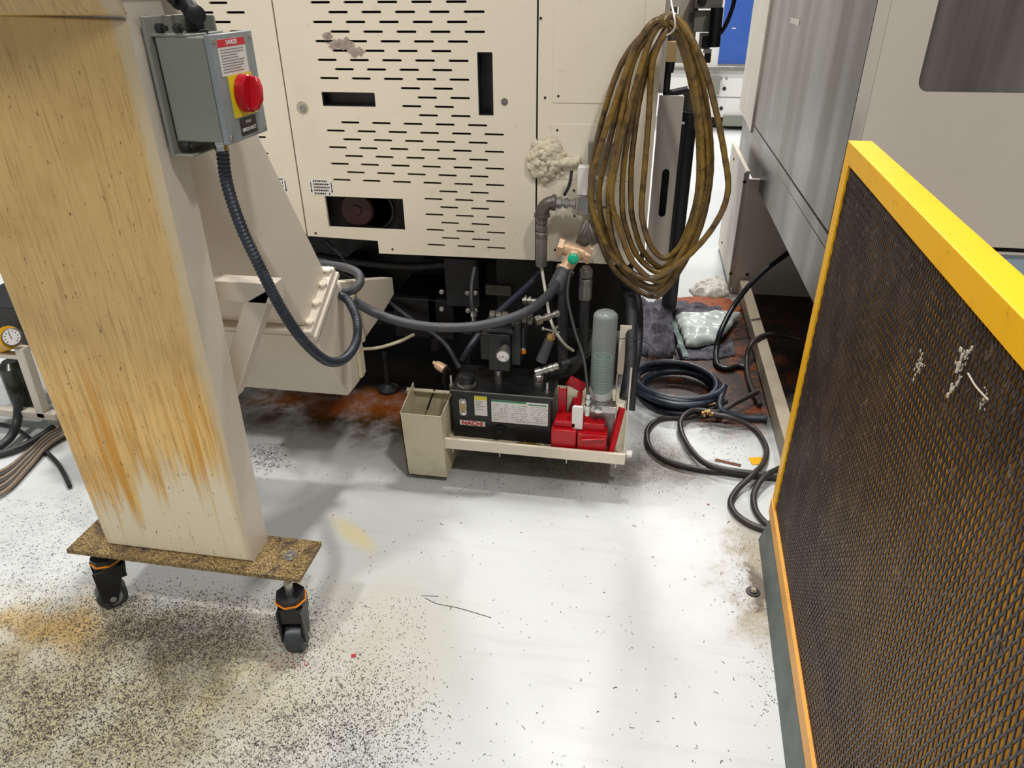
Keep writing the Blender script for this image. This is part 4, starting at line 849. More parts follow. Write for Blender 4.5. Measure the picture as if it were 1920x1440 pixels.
# ================================================================== odds and ends behind the corner
def post(a, b, Y, r, mat, name, label, cat, r1=None, Yb=None, n=16):
    m = MB(); m.cyl(at(*a, Y=Y), at(*b, Y=Yb or Y), r, r1, n); return tag(m.build(name, mat), label, cat)
pt = at(1290, 236, Y=3.5)
t = thing('black_tube', (pt.x, 3.5, 0), 'thick dark tube with a square cap standing behind the cable coil', 'tube')
m = MB(); m.cyl((pt.x, 3.5, 0.03), pt, .038, n=20); m.build('tube', M['hosegrey'], t)
m = MB(); m.lathe(pt-V((0, 0, .01)), (0, 0, 1), [(0, .046), (.075, .046), (.078, .04)], 20); m.build('cap', M['hosegrey'], t, bevel=.003)
m = MB(); m.cyl(pt+V((0, 0, .06)), pt+V((0, 0, .16)), .036, n=18); m.build('clear_section', M['grey'], t)
m = MB(); m.lathe((pt.x, 3.5, 0), (0, 0, 1), [(0, .05), (.045, .05), (.05, .04)], 18); m.build('foot', M['castiron'], t)
a, b = at(1258, 60, Y=2.7), at(1252, 112, Y=2.7)
t = thing('gas_spring', (b.x, 2.7, at(1247, 172, Y=2.7).z), 'grey gas spring with black end hanging behind the cable coil', 'gas spring')
m = MB(); m.cyl(at(1264, -40, Y=2.7), at(1256, 112, Y=2.7), .016, n=16); m.build('cylinder', M['castiron'], t)
m = MB(); m.cyl(at(1256, 112, Y=2.7), at(1252, 135, Y=2.7), .019, n=14); m.cyl(at(1252, 135, Y=2.7), at(1247, 172, Y=2.7), .012, .016, n=12); m.cyl(at(1243, 178, Y=2.7), at(1290, 168, Y=2.7), .012, n=10); m.build('black_end', M['black'], t)
def sbox(name, px0, py0, px1, py1, Y, d, mat, label, cat, par=None, bev=.002):
    a, b = at(px0, py0, Y=Y), at(px1, py1, Y=Y); m = MB(); m.box((min(a.x, b.x), Y, b.z), (max(a.x, b.x), Y+d, a.z)); o = m.build(name, mat, par, bevel=bev)
    return tag(o, label, cat) if par is None else o
# rear frame with switch, cylinder, brackets
a = at(1310, 60, Y=3.0)
t = thing('rear_actuator', (a.x, 3.05, at(1325, 180, Y=3.0).z), 'grey bracket with black cylinder and steel knob at the rear machine edge', 'actuator')
sbox('bracket', 1303, 20, 1333, 60, 3.0, .06, M['grey'], '', '', t); sbox('steel_body', 1305, -20, 1354, 16, 2.98, .08, M['steeldark'], '', '', t)
m = MB(); m.cyl(at(1345, 14, Y=2.97), at(1338, 88, Y=2.97), .022, n=14); m.build('black_cylinder', M['black'], t)
m = MB(); m.lathe(at(1316, 3, Y=2.985), (0, -1, 0), [(0, .016), (.012, .016), (.014, .01)], 14); m.build('knob', M['black'], t)
sbox('white_fitting', 1313, 62, 1331, 92, 3.02, .04, M['white'], '', '', t); sbox('black_fitting', 1318, 68, 1328, 90, 3.0, .03, M['black'], '', '', t); sbox('white_fitting', 1320, 92, 1334, 100, 3.0, .03, M['white'], '', '', t); sbox('black_fitting', 1322, 100, 1332, 118, 3.0, .03, M['iron'], '', '', t)
sbox('rear_post', 1281, -60, 1299, 118, 3.06, .05, M['taupe'], '', '', mc)
a = at(1290, 0, Y=3.06); m = MB(); m.box((-.02, 3.06, 1.70), (a.x+.02, 3.11, 1.78)); m.build('rear_rail', M['taupe'], mc, bevel=.002)
a, b = at(1303, 40, Y=3.06), at(1292, 30, Y=3.06); m = MB(); m.box((b.x, 3.05, a.z), (a.x+.02, 3.07, a.z+.03)); m.build('arm', M['grey'], t)
sbox('black_strip', 1246, 232, 1259, 480, 2.74, .05, M['iron'], 'black frame strip between the slotted sheet and the dark tube', 'frame')
m = MB()
for k in range(6): p = at(1252-2*k, 250+40*k, Y=2.72); m.cyl(p, p+V((.014, -.01, 0)), .012, n=8)
tag(m.build('connector_row', M['black']), 'row of small black connectors on the strip beside the tube', 'connector')
m = MB(); m.tube([at(1380, -20, Y=2.95), at(1374, 12, Y=2.95), at(1360, 48, Y=2.95), at(1344, 70, Y=2.96)], .0075, 8); tag(m.build('rear_cable', M['black']), 'black cable arching in front of the blue cabinet', 'cable')
# far cabinet with the blue panel
a = at(1325, 133, Y=9.0); fc = thing('far_cabinet', (1.1, 9.4, 0), 'white machine cabinet with blue panel far behind the gap', 'cabinet')
zL = at(1360, 133, Y=9).z; zB = .13; x0 = .15
m = MB(); m.box((x0, 9.0, zB), (2.2, 9.8, zL)); m.build('white_base', M['white'], fc, bevel=.004)
m = MB(); m.box((x0, 8.95, zL), (2.2, 9.8, zL+.05)); m.build('ledge', M['steel'], fc, bevel=.004)
m = MB(); m.box((x0, 9.05, zL+.05), (2.2, 9.8, 2.2)); m.build('white_body', M['white'], fc)
m = MB(); m.box((.755, 9.03, zL+.07), (2.0, 9.05, 2.1)); m.build('blue_panel', M['blue'], fc)
m = MB(); m.box((x0, 9.1, .02), (2.2, 9.8, zB)); m.build('plinth', M['iron'], fc)
a, b = at(1356, 216, Y=8.98), at(1395, 236, Y=8.98); m = MB(); m.box((a.x, 8.94, b.z), (b.x+.4, 9.0, a.z)); m.build('grey_box', M['grey'], fc)
a, b = at(1331, 145, Y=8.9), at(1348, 178, Y=8.9); m = MB(); m.box((a.x, 8.9, b.z), (b.x, 9.0, a.z)); m.build('switch_cover', M['grey'], fc)
zz = at(1365, 182, Y=9).z; m = MB(); m.box((x0, 8.996, zz-.006), (2.2, 9.0, zz+.002)); m.build('drawer_gap', M['inkgrey'], fc)
for px, py in ((1358, 166), (1352, 203)):
    p = at(px, py, Y=9); m = MB(); m.lathe(p, (0, -1, 0), [(0, .02), (.01, .02)], 12); m.build('knob', M['iron'], fc)
p = at(1357, 147, Y=9); m = MB(); m.box((p.x-.05, 8.996, p.z-.012), (p.x-.015, 9.0, p.z+.012)); m.box((p.x+.02, 8.996, p.z-.012), (p.x+.04, 9.0, p.z+.012)); m.build('print', M['inkgrey'], fc)
p = at(1376, 53, Y=9.03); m = MB(); m.box((p.x-.02, 9.026, p.z-.005), (p.x+.02, 9.03, p.z+.005)); m.build('label', M['white'], fc)

# ================================================================== grey enclosure on the right
XE = .60; YF = 2.22
en = thing('steel_enclosure', (1.4, 3.6, 0), 'large brushed steel machine enclosure with window behind the yellow guard', 'machine')
zb0 = .56; g1, g2 = .752, .80
m = MB(); m.box((XE, YF, zb0), (XE+.02, 4.86, g1)); m.build('lower_band', M['brushed'], en, bevel=.002)
m = MB(); m.box((XE-.002, YF, g1+.003), (XE+.02, 4.37, g2-.003)); m.box((XE+.004, YF, g1-.01), (XE+.02, 4.86, g2+.01)); m.build('groove_strip', M['brushed'], en, bevel=.001)
m = MB(); m.box((XE, YF+.14, g2+.002), (XE+.02, 4.36, 2.3)); m.build('side_door', M['brushed'], en, bevel=.002)
m = MB(); m.box((XE, YF, g2+.002), (XE+.02, YF+.136, 2.3)); m.build('corner_post', M['satin'], en, bevel=.002)
m = MB(); m.box((XE+.014, YF+.02, .6), (2.2, 4.8, 2.3)); m.box((1.3, 2.9, 0), (2.1, 3.8, .62)); m.build('inner_body', M['iron'], en)
m = MB(); m.prism([(XE-.012, 4.375, .755), (XE-.012, 5.05, .79), (XE+.01, 5.16, .80), (XE+.05, 5.16, .80), (XE+.05, 4.375, .755)], (0, 0, 1.5)); m.build('rear_cover', M['taupe'], en, bevel=.004)
z1 = at(1900, 464, Y=YF).z
win = rrect(at(1716, 172, Y=YF).x, at(1800, 173, Y=YF).z, 1.55, 2.1, .03)
vs, fs = holed([(XE, z1), (2.2, z1), (2.2, 2.3), (XE, 2.3)], [win], .01); m = MB(); m.add([(a, YF+b-.001, c) for a, b, c in vs], fs); m.build('front_panel', M['satin'], en, sm=0)
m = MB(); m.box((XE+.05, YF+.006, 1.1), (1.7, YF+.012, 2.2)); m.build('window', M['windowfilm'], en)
m = MB(); m.box((XE, YF+.0, zb0), (2.2, YF+.01, z1-.022)); m.build('lower_front', M['bluegrey'], en, bevel=.002)
m = MB(); m.box((XE+.01, YF+.006, z1-.03), (2.2, YF+.03, z1+.01)); m.build('front_gap', M['void'], en)
m = MB(); m.box((XE+.004, YF-.008, z1-.02), (2.2, YF, z1-.014)); m.build('front_trim', M['satin'], en)
p = at(1490, 40, X=XE); m = MB(); m.bar(V((XE-.001, p.y-.12, p.z)), V((XE-.001, p.y+.10, p.z+.0)), .002, .02); m.build('scuff', M['taupe'], en)
# base beam and rear foot cabinet
a = at(1425, 647, Z=.08); m = MB(); m.box((.572, 1.95, .012), (.622, 3.83, .085)); m.build('base_beam', paint('dirty_beam_paint', '#a99d88', .45, '#5f5038', .5, 8), en, bevel=.003)
m = MB(); m.box((.545, 3.85, .0), (2.2, 3.87, .62)); m.box((.525, 3.85, .03), (.545, 4.62, .66)); m.build('rear_foot_cover', M['taupe'], en, bevel=.002)
m = MB(); m.box((.518, 3.845, .02), (.532, 3.87, .655)); m.build('cover_flange', M['satin'], en, bevel=.002)
for px, py in ((1376, 298), (1396, 341), (1354, 455), (1370, 513)):
    p = at(px, py, X=.524) if px in (1376, 1354) else at(px, py, Y=3.844); m = MB(); m.lathe(p, (-1, 0, 0) if px in (1376, 1354) else (0, -1, 0), [(0, .009), (.004, .008)], 10); m.build('screw', M['iron'], en)
p = at(1401, 515, Y=3.85); m = MB(); m.lathe(p, (0, -1, 0), [(0, .010), (.004, .009)], 10); m.build('screw', M['iron'], en)

# ================================================================== yellow guard with expanded metal
A0 = V((.466, 1.829, 0)); gd = V((-.0422, -.9991, 0)).normalized(); gn = V((gd.y, -gd.x, 0)).normalized()
if gn.x > 0: gn = -gn           # outward, to the aisle
GL = 1.45; GT = .052; GZ = 1.177; ZB = .088
def gp(s_, z, o=0): return A0+gd*s_+gn*o+V((0, 0, z))
def gbox(m, s0, s1, z0, z1, o0, o1):
    vs = [gp(s, z, o) for z in (z0, z1) for s, o in ((s0, o0), (s1, o0), (s1, o1), (s0, o1))]; m.add(vs, HX)
gu_ = thing('guard_panel', gp(GL/2, 0), 'yellow framed guard panel with black expanded metal mesh', 'guard')
m = MB(); gbox(m, 0, GL, GZ-.045, GZ, -GT, 0); m.build('top_rail', M['yellow'], gu_, bevel=.0015)
m = MB(); gbox(m, 0, .05, ZB, GZ-.045, -GT, 0); m.build('end_stile', M['yellow'], gu_, bevel=.0015)
m = MB(); gbox(m, GL-.05, GL, ZB, GZ-.045, -GT, 0); m.build('end_stile', M['yellow'], gu_, bevel=.0015)
m = MB(); gbox(m, 0.0, GL, ZB, ZB+.05, -GT, 0.003); m.build('bottom_rail', M['yellowtan'], gu_, bevel=.0015)
m = MB(); gbox(m, 0.015, GL, 0, ZB, -GT, -.001); m.add([gp(.03, 0, .022), gp(GL, 0, .022), gp(GL, 0, -.002), gp(.03, 0, -.002), gp(.03, ZB-.004, 0.002), gp(GL, ZB-.004, .002), gp(GL, ZB-.004, -.004), gp(.03, ZB-.004, -.004)], HX)
m.build('kick_base', paint('grey_green_base', '#58615e', .5, '#343a38', .4, 10), gu_, bevel=.002)
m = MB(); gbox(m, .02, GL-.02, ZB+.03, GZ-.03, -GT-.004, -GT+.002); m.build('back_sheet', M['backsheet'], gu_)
pyy, pzz = .0127, .036; sw_, dp = .0015, .0009
m = MB(); s0, s1, za, zz_ = .045, GL-.045, ZB+.048, GZ-.043
nrow = int((zz_-za)/(pzz/2)); ncol = int((s1-s0)/pyy)
for r_ in range(nrow):
    za_ = za+r_*pzz/2; zb2 = za_+pzz/2
    for c_ in range(ncol):
        sa = s0+pyy*c_+(pyy/2 if r_ % 2 else 0)
        for sg in (-1, 1):
            sb = sa+sg*pyy/2
            if sb < s0-.001 or sb > s1+.001: continue
            a, b = gp(sa, za_, -.006), gp(sb, zb2, -.006); d = (b-a).normalized(); q = d.cross(gn)*sw_; o = gn*dp
            m.add([a-q-o, a+q-o, a+q+o, a-q+o, b-q-o, b+q-o, b+q+o, b-q+o], [(0, 1, 5, 4), (1, 2, 6, 5), (2, 3, 7, 6), (3, 0, 4, 7)])
def mk_mesh():
    n = NT('dusty_black_mesh'); a = n.noise(9, 5, .6); b = n.noise(60, 3, .6)
    c = n.mix(n.ramp(a, .4, .7, 0, .7), lin('#332c2a'), lin('#564840')); c = n.mix(n.ramp(b, .55, .75, 0, .6), c, lin('#85776a')); return n.fin(c, .45)
m.build('expanded_mesh', mk_mesh(), gu_, sm=0)
for (px, py, r) in ((1728, 683, .010), (1808, 685, .016), (1852, 748, .007), (1880, 1210, .012)):
    rnd = random.Random(px); m = MB(); c = at(px, py, X=.43)+V((-.004, 0, 0))
    for k in range(34): m.ball(c+V((rnd.uniform(-.002, .004), rnd.gauss(0, r*.5), rnd.gauss(0, r*1.0))), rnd.uniform(.08, .26)*r, 4, (.4, 1, 1.3))
    tag(m.build('dust_clump', M['fuzz']), {1728: 'small grey dust clump caught on the mesh', 1808: 'largest pale dust clump on the mesh, beside the smaller one', 1852: 'tiny grey fluff low right of the largest mesh clump', 1880: 'brownish fluff tuft low on the mesh near the frame corner'}[px], 'dust')
c0_ = at(1815, 700, X=.425); m = MB(); m.tube([c0_, at(1830, 725, X=.425), at(1853, 750, X=.425)], .0012, 6); tag(m.build('dust_thread', M['fuzz']), 'thread of dust trailing from the largest clump on the mesh', 'dust')

# ================================================================== floor: cables, coil, bag, pads
def fl_tube(name, pts, r, mat, label, cat, cor=0, group=None, zs=None, n=10):
    P = []
    for i, p in enumerate(pts):
        z = r*1.02+(p[2] if len(p) > 2 else 0); P.append(at(p[0], p[1], Z=z))
    m = MB(); m.tube(P, r, n, cor, .005 if cor else .006)
    return tag(m.build(name, mat, sm=80 if not cor else 50, origin=(P[0].x, P[0].y, 0)), label, cat, group)
cc = at(1272, 725, Z=.05)
m = MB(); pts = []
for k in range(6*28):
    t_ = k/28; an = 2*math.pi*t_; rx = .150+.012*math.sin(t_*2.3)+.004*t_; ry = .165+.014*math.cos(t_*1.7)
    pts.append(V((cc.x+.01*math.sin(t_)+rx*math.cos(an), cc.y+.01+ry*math.sin(an), .014+.0115*t_+.006*math.sin(an*1+t_))))
pts += [at(1350, 765, Z=.05), at(1390, 782, Z=.02), at(1430, 785, Z=.016), at(1438, 786, Z=.016)]
m.tube(pts, .0125, 10, cor=.08, pitch=.0055); tag(m.build('coiled_conduit', M['conduit'], sm=50), 'black ribbed conduit coiled in a stack on the oily floor', 'conduit coil')
fl_tube('floor_cable', [(1362, 752, .03), (1335, 765, .02), (1290, 782), (1240, 785), (1215, 805), (1218, 838), (1250, 864), (1310, 880), (1380, 888), (1462, 897)], .0105, M['cable'], 'black cable making the widest loop on the white floor', 'cable')
fl_tube('floor_cable', [(1420, 735, .04), (1385, 752, .04), (1345, 772, .03), (1300, 768, .035), (1276, 790, .02), (1284, 825, .01), (1318, 866, .012), (1370, 882, .018), (1465, 893, .016)], .0105, M['cable'], 'black cable lying inside the widest floor loop', 'cable')
fl_tube('floor_cable', [(1330, 776, .03), (1370, 783, .03), (1412, 802), (1436, 838), (1432, 868, .01), (1412, 890, .026), (1385, 915, .01), (1370, 940), (1378, 962), (1405, 982), (1442, 996)], .0105, M['cable'], 'black cable curving down to the lower left corner of the guard', 'cable')
fl_tube('floor_cable', [(1462, 878, .02), (1432, 895, .028), (1414, 925, .01), (1416, 955), (1432, 978), (1450, 990)], .0105, M['cable'], 'short black cable arc right beside the guard corner', 'cable')
p = at(1326, 775, Z=.05); m = MB()
for k in range(8): a_ = k*1.1; m.ball(p+V((.018*math.cos(a_), .012*math.sin(a_*1.7), .007*math.sin(a_*2.1))), .006, 5)
m.tube([p+V((-.02, 0, 0)), p+V((0, 0, .012)), p+V((.02, 0, 0))], .004, 6); tag(m.build('tarnished_clip', M['brass']), 'tarnished clip where the floor cables cross beside the conduit coil', 'clip')
p = at(1322, 757, Z=.05); m = MB(); m.bar(p+V((-.035, -.02, 0)), p+V((.035, .02, .0)), .03, .004); tag(m.build('tape_scrap', M['beige'], bevel=.001), 'tan scrap stuck against the coiled conduit', 'scrap')
m = MB(); m.tube([at(1492, 462, Y=3.45), at(1470, 480, Y=3.4), at(1440, 502, Y=3.35), at(1405, 535, Y=3.3), at(1375, 575, Y=3.24), at(1352, 620, Y=3.12), at(1343, 655, Z=.03), at(1345, 684, Z=.014), at(1362, 691, Z=.014), at(1385, 686, Z=.014), at(1402, 690, Z=.014)], .0125, 12)
tag(m.build('drop_cable', M['black'], sm=80), 'thick black cable falling from under the steel enclosure to the floor', 'cable')
m = MB(); m.tube([at(1500, 637, Z=.08), at(1470, 628, Z=.095), at(1435, 628, Z=.10), at(1409, 645, Z=.09), at(1400, 672, Z=.04), at(1402, 705, Z=.014), at(1412, 735, Z=.014), at(1425, 760, Z=.014)], .0105, 10)
tag(m.build('over_beam_cable', M['cable'], sm=80), 'grey-brown cable looping over the enclosure base beam', 'cable')
# absorbent pads, rags and bag
def lump(name, poly, h, mat, label, cat, seed=1, div=26, amp=1.0, z0=.001):
    pts = [at(a, b, Z=0) for a, b in poly]; xs = [p.x for p in pts]; ys = [p.y for p in pts]
    def inside(x, y):
        c = False; n = len(pts)
        for i in range(n):
            a, b = pts[i], pts[i-1]
            if (a.y > y) != (b.y > y) and x < (b.x-a.x)*(y-a.y)/(b.y-a.y)+a.x: c = not c
        return c
    def dist(x, y):
        d = 9
        for i in range(len(pts)):
            a, b = pts[i], pts[i-1]; e = V((b.x-a.x, b.y-a.y)); w_ = V((x-a.x, y-a.y)); t = max(0, min(1, w_.dot(e)/max(1e-9, e.dot(e)))); d = min(d, (w_-e*t).length)
        return d
    nx = ny = div*2; grid = {}; m = MB(); dx = (max(xs)-min(xs))/nx; dy = (max(ys)-min(ys))/ny; vs = []; 
    for j in range(ny+1):
        for i in range(nx+1):
            x = min(xs)+dx*i; y = min(ys)+dy*j
            if inside(x, y):
                d = dist(x, y); e = min(1, d/.03); q = mnoise.fractal(V((x*14+seed*7, y*14, seed)), 1, 2, 4) if name != 'plastic_bag' else mnoise.fractal(V((x*11, y*17, seed)), 1, 2, 1)+.25*abs(mnoise.noise(V((x*30+y*22, y*9, 2)))); r_ = mnoise.fractal(V((x*50+seed, y*50, seed)), 1, 2, 2)
                z = h*math.sqrt(e)*(.65+.5*q*amp+(.14*r_*amp if name != 'plastic_bag' else 0)); grid[i, j] = len(vs); vs.append((x, y, max(.002, z)+z0))
    nb = len(vs); vs += [(a, b, z0-.0005) for a, b, c in vs]; fs = []
    for (i, j), k in grid.items():
        q = [(i, j), (i+1, j), (i+1, j+1), (i, j+1)]
        if all(t in grid for t in q): ids = [grid[t] for t in q]; fs.append(tuple(ids)); fs.append(tuple(x+nb for x in ids[::-1]))
    cnt = {}
    for f in fs[::2]:
        for a, b in zip(f, f[1:]+f[:1]): cnt[(a, b)] = 1
    for (a, b) in list(cnt):
        if (b, a) not in cnt: fs.append((b, a, a+nb, b+nb))
    used = sorted({v for f in fs for v in f}); mp = {v: i for i, v in enumerate(used)}
    m.add([vs[v] for v in used], [tuple(mp[v] for v in f) for f in fs]); return tag(m.build(name, mat, sm=80), label, cat)
lump('absorbent_sock', [(1192, 570), (1235, 570), (1262, 590), (1272, 640), (1262, 672), (1225, 672), (1196, 664)], .07, M['absorb'], 'grey wrinkled absorbent pad on the floor left of the plastic bag', 'absorbent pad', 1)
lump('absorbent_sock', [(1262, 572), (1300, 574), (1352, 584), (1362, 600), (1330, 612), (1290, 612), (1262, 598)], .05, M['absorb'], 'grey speckled absorbent pad crumpled just behind the plastic bag', 'absorbent pad', 2)
lump('absorbent_sock', [(1262, 655), (1340, 650), (1375, 640), (1380, 668), (1330, 676), (1268, 676)], .025, M['absorb'], 'flattened grey pad in front of the plastic bag', 'absorbent pad', 3)
lump('white_rag', [(1290, 545), (1310, 533), (1345, 528), (1366, 540), (1368, 556), (1340, 562), (1300, 556)], .06, M['rag'], 'crumpled whitish rag lying left of the rear foot cover', 'rag', 4)
tag(lump('rust_granules', [(1225, 560), (1262, 560), (1300, 556), (1368, 560), (1392, 580), (1380, 596), (1320, 586), (1262, 578)], .012, M['rustgrain'], 'heap of rusty orange granules behind the grey absorbent pads', 'granules', 5), kind='stuff')
# bag
P0 = [(1262, 604), (1300, 606), (1345, 602), (1388, 600), (1370, 625), (1345, 655), (1300, 664), (1283, 662)]
bag = lump('plastic_bag', P0, .06, M['bag'], 'clear crumpled plastic zip bag with green edge on the floor', 'bag', 8, 22, .9, z0=.03)
a, b = at(1262, 604, Z=.06), at(1286, 670, Z=.05); off_ = OFF[bag.name]
m = MB(); ln = (b-a); sd = V((-ln.y, ln.x, 0)).normalized()*-.012; pr = [a+ln*k/8+V((0, 0, .006*math.sin(k*2))) for k in range(9)]
m.add([p for q in pr for p in (q-sd, q+sd, q+sd+V((0, 0, .004)), q-sd+V((0, 0, .004)))], [(4*k+i, 4*k+(i+1) % 4, 4*k+4+(i+1) % 4, 4*k+4+i) for k in range(8) for i in range(4)]+[(0, 1, 2, 3), (35, 34, 33, 32)])
m.build('green_zip', M['baggreen'], bag)
# anchor bolt, tape scraps, red bits
p = at(1412, 1110, Z=0); t = thing('floor_anchor', (p.x, p.y, 0), 'floor anchor bolt stub in a dark stain beside the guard base', 'anchor bolt')
m = MB(); m.lathe((p.x, p.y, 0), (0, 0, 1), [(0, .011), (.008, .011), (.012, .007)], 14); m.build('bolt_head', M['chrome'], t)
m = MB(); m.lathe((p.x, p.y, 0), (0, 0, 1), [(0, .02), (.003, .019), (.004, .012)], 18); m.build('washer', M['iron'], t)
def scrap(px, py, w_, h_, rot, mat, name, label, z=.001):
    p = at(px, py, Z=0); c, s_ = math.cos(rot), math.sin(rot); m = MB(); m.obox((p.x, p.y, z+.0006), (w_*c, w_*s_, 0), (-h_*s_, h_*c, 0), (0, 0, .0006)); return tag(m.build(name, mat), label, 'scrap')
scrap(1422, 865, .03, .022, .2, M['amber'], 'yellow_tape', 'yellow tape scrap on the floor under the cable loop')
scrap(1365, 868, .045, .008, -.25, paint('rust_scrap', '#6a4434', .8, '#3a2418', .6, 40), 'brown_scrap', 'brown flaky strip lying inside the cable loops')
scrap(663, 1230, .006, .005, .4, M['swarfred'], 'red_scrap', 'small red scrap on the floor right of the right caster')
scrap(575, 1182, .003, .003, .4, M['swarfred'], 'red_scrap', 'tiny red fleck at the foot of the right caster')
scrap(1328, 946, .004, .003, .9, M['swarfred'], 'red_scrap', 'dark red fleck on the white floor left of the cable arcs')
# red crumbs
m = MB(); rnd = random.Random(11)
for k in range(70):
    p = at(rnd.gauss(545, 24), rnd.gauss(1240, 12), Z=0); s_ = rnd.uniform(.0008, .0022); an = rnd.uniform(0, 6.28)
    m.obox((p.x, p.y, .001), (s_*math.cos(an), s_*math.sin(an), 0), (-s_*.4*math.sin(an), s_*.4*math.cos(an), 0), (0, 0, .0006))
tag(m.build('red_crumbs', M['swarfred'], sm=0), 'scatter of tiny red crumbs in front of the right caster', 'crumbs', kind='stuff')

# ================================================================== swarf
def swarf(name, gens, label, seed, mat):
    rnd = random.Random(seed); m = MB()
    for cnt, fx, lmin, lmax in gens:
        for k in range(cnt):
            px, py = fx(rnd)
            if py < 560: continue
            p = at(px, py, Z=0)
            L = rnd.uniform(lmin, lmax)*rnd.choice((.5, .7, 1, 1)); an = rnd.uniform(0, 6.28); cur = rnd.gauss(0, 1)*rnd.choice((.3, 1, 2.2)); ns = 3 if L < .008 else 6; w_ = rnd.uniform(.0003, .00085)
            x, y = p.x, p.y; vs = []
            for i in range(ns+1):
                z = .0006+ .0015*math.sin(math.pi*i/ns)*rnd.random()
                nx_, ny_ = -math.sin(an)*w_, math.cos(an)*w_; vs += [(x-nx_, y-ny_, z), (x+nx_, y+ny_, z+w_*.8)]
                x += math.cos(an)*L/ns; y += math.sin(an)*L/ns; an += cur/ns*1.6
            m.add(vs, [(2*i, 2*i+1, 2*i+3, 2*i+2) for i in range(ns)])
    return tag(m.build(name, mat, sm=0), label, 'metal shavings', kind='stuff')
g = lambda cx, cy, sx, sy: (lambda r: (r.gauss(cx, sx), r.gauss(cy, sy)))
u = lambda x0, x1, y0, y1: (lambda r: (r.uniform(x0, x1), r.uniform(y0, y1)))
swarf('steel_shavings', [(4200, g(380, 1170, 95, 34), .001, .007), (2400, g(230, 1165, 70, 30), .001, .007), (900, g(560, 1165, 28, 36), .001, .006), (8200, g(180, 1330, 170, 80), .001, .008), (3200, g(640, 1340, 80, 60), .001, .006), (4200, u(0, 800, 1120, 1440), .001, .006), (700, g(70, 1100, 60, 60), .001, .007),
      (600, u(0, 200, 930, 1150), .002, .009), (1000, g(450, 1400, 200, 40), .001, .007)], 'dark curly steel shavings strewn over the floor around the casters', 1, M['swarf'])
swarf('steel_shavings', [(260, u(560, 1440, 900, 1440), .002, .008), (60, u(560, 1440, 930, 1440), .008, .016), (260, g(500, 860, 18, 14), .004, .02), (420, g(1000, 905, 160, 16), .001, .006), (500, g(1240, 850, 34, 26), .001, .005), (160, g(1380, 830, 26, 30), .002, .008), (120, u(450, 760, 780, 900), .002, .008), (300, g(1395, 1080, 14, 50), .001, .004), (120, g(1435, 1250, 18, 80), .001, .005)],
      'sparse dark shavings on the clean middle of the white floor', 2, M['swarf'])
m = MB(); rnd = random.Random(31); P = [at(797, 1121, Z=.0012), at(820, 1132, Z=.0012), at(860, 1140, Z=.0012), at(921, 1158, Z=.0012)]; m.tube(P, .0007, 5); m.tube([at(790, 1117, Z=.001), at(822, 1118, Z=.001)], .0007, 5); tag(m.build('long_shaving', M['swarf']), 'longest thin shaving lying on the middle of the floor', 'metal shaving')

# ================================================================== far left, behind the upright
yl = 1.99
ls = thing('air_unit_stand', (at(70, 700, Y=yl).x, yl+.1, 0), 'cream framed stand seen past the left edge of the stained upright', 'stand')
a, b = at(40, 650, Y=yl), at(84, 780, Y=yl); c = at(-120, 775, Y=yl)
m = MB(); m.bar(a, b, .035, .035, up=(0, 1, 0)); m.bar(at(-140, 757, Y=yl), at(110, 779, Y=yl), .03, .035, up=(0, 1, 0)); m.bar(at(-120, 653, Y=yl), at(50, 668, Y=yl), .02, .03, up=(0, 1, 0)); m.build('frame', M['taupe'], ls, bevel=.003)
m = MB()
for px in (95, -130): p = at(px, 779, Y=yl); m = MB(); m.box((p.x-.017, yl, 0), (p.x+.017, yl+.035, p.z)); m.build('leg', M['taupe'], ls, bevel=.003)
p = at(30, 625, Y=yl-.02); t = thing('air_regulator', p, 'amber air regulator bowl with round gauge on the left stand', 'regulator')
m = MB(); q = at(-12, 645, Y=yl+.02); m.cyl(q, at(20, 632, Y=yl), .042, n=18); m.build('amber_bowl', M['amber'], t)
nr = V((.45, -.8, .4)).normalized(); m = MB(); m.lathe(at(26, 632, Y=yl), nr, [(0, .033), (.02, .033), (.022, .028)], 20); m.build('gauge_case', M['castiron'], t)
m = MB(); m.lathe(at(26, 632, Y=yl)+nr*.022, nr, [(0, .028), (.001, .028)], 20); m.build('gauge_face', M['labelwhite'], t)
m = MB(); gc = at(26, 632, Y=yl)+nr*.0235; gx_ = nr.cross(V((0, 0, 1))).normalized(); gz_ = gx_.cross(nr)
for k in range(10): an = math.radians(-45+30*k); d = gx_*math.cos(an)+gz_*math.sin(an); m.bar(gc+d*.018, gc+d*.024, .002, .0006, up=nr)
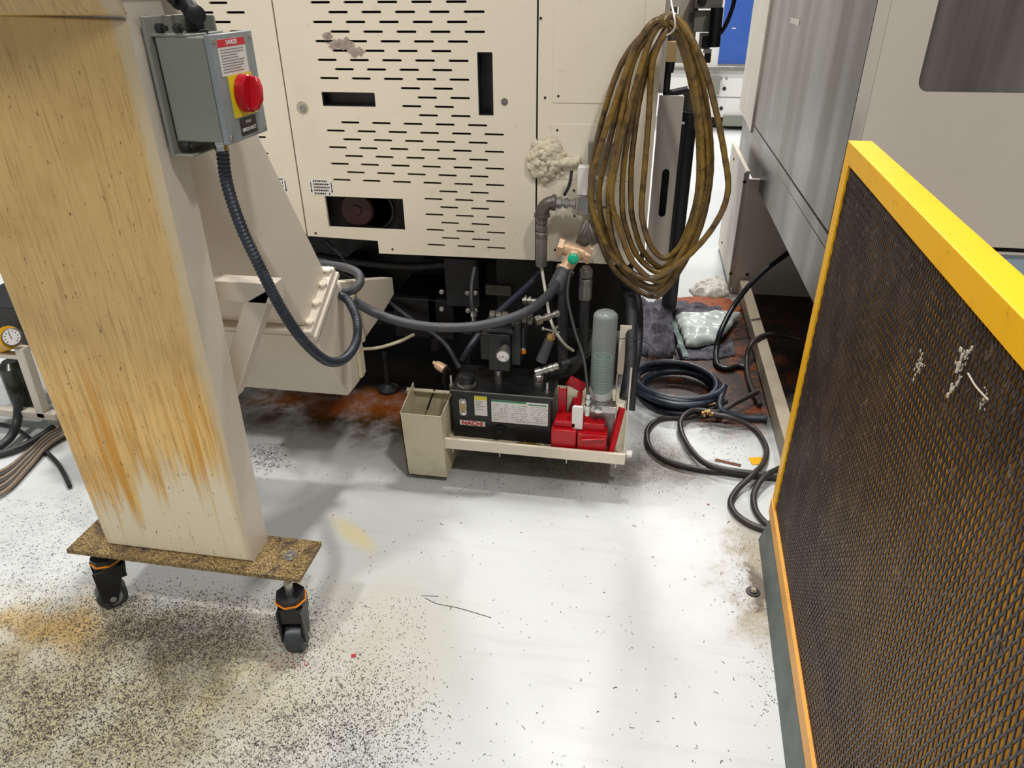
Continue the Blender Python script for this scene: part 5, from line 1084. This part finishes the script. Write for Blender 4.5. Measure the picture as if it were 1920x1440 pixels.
m.bar(gc-gz_*.006, gc+gz_*.016+gx_*.006, .0022, .0008, up=nr); m.build('gauge_dial', M['inkblack'], t, sm=0)
a, b = at(-80, 570, Y=yl+.1), at(52, 636, Y=yl+.1); m = MB(); m.box((a.x, yl+.1, b.z-.05), (b.x+.06, yl+.35, a.z)); tag(m.build('black_box', M['black'], bevel=.004), 'black box on the stand left of the stained upright', 'box')
a, b = at(2, 680, Y=yl+.12), at(52, 760, Y=yl+.12); m = MB(); m.lathe(((a.x+b.x)/2, yl+.14, b.z), (0, 0, 1), [(0, .05), (a.z-b.z-.02, .05), (a.z-b.z, .03)], 20); tag(m.build('oil_bottle', paint('dark_oil_bottle', '#2f3324', .2, '#15170f', .4, 12)), 'dark green oil bottle inside the left stand', 'bottle')
m = MB(); m.tube([at(-40, 790, Z=.012), at(20, 800, Z=.012), at(60, 825, Z=.012), at(100, 860, Z=.012), at(118, 885, Z=.012), at(131, 912, Z=.012)], .0078, 10); tag(m.build('cut_cable', M['black'], sm=80), 'black cable with a cut end on the floor left of the upright', 'cable')
m = MB(); m.tube([at(34, 742, Y=2.0), at(32, 790, Z=.06), at(15, 825, Z=.03), at(-30, 855, Z=.02)], .016, 12); tag(m.build('thick_hose', M['rubber'], sm=80), 'thick black hose bending onto the floor at the left stand', 'hose')
for k in range(7):
    o = k*9; m = MB(); m.tube([at(-60, 905+o*.9, Z=.012), at(10, 880+o*.75, Z=.014), at(55, 845+o*.55, Z=.016), at(95, 812+o*.35, Z=.02), at(150, 790+o*.2, Z=.02)], .0075, 8)
    tag(m.build('bundled_cable', M['cable'] if k % 2 else paint('brown_cable', '#7a6a58', .5, '#3a3028', .5, 20), sm=80), ['topmost','second','third','fourth','fifth','sixth','lowest'][k]+' grimy cable of the floor bundle left of the stained upright', 'cable', 'cables in the left floor bundle')
m = MB(); m.tube([at(-60, 862, Z=.016), at(20, 845, Z=.018), at(80, 815, Z=.02), at(140, 770, Z=.03)], .013, 10); tag(m.build('dark_hose', M['rubber'], sm=80), 'dark hose lying over the grimy cable bundle', 'hose')
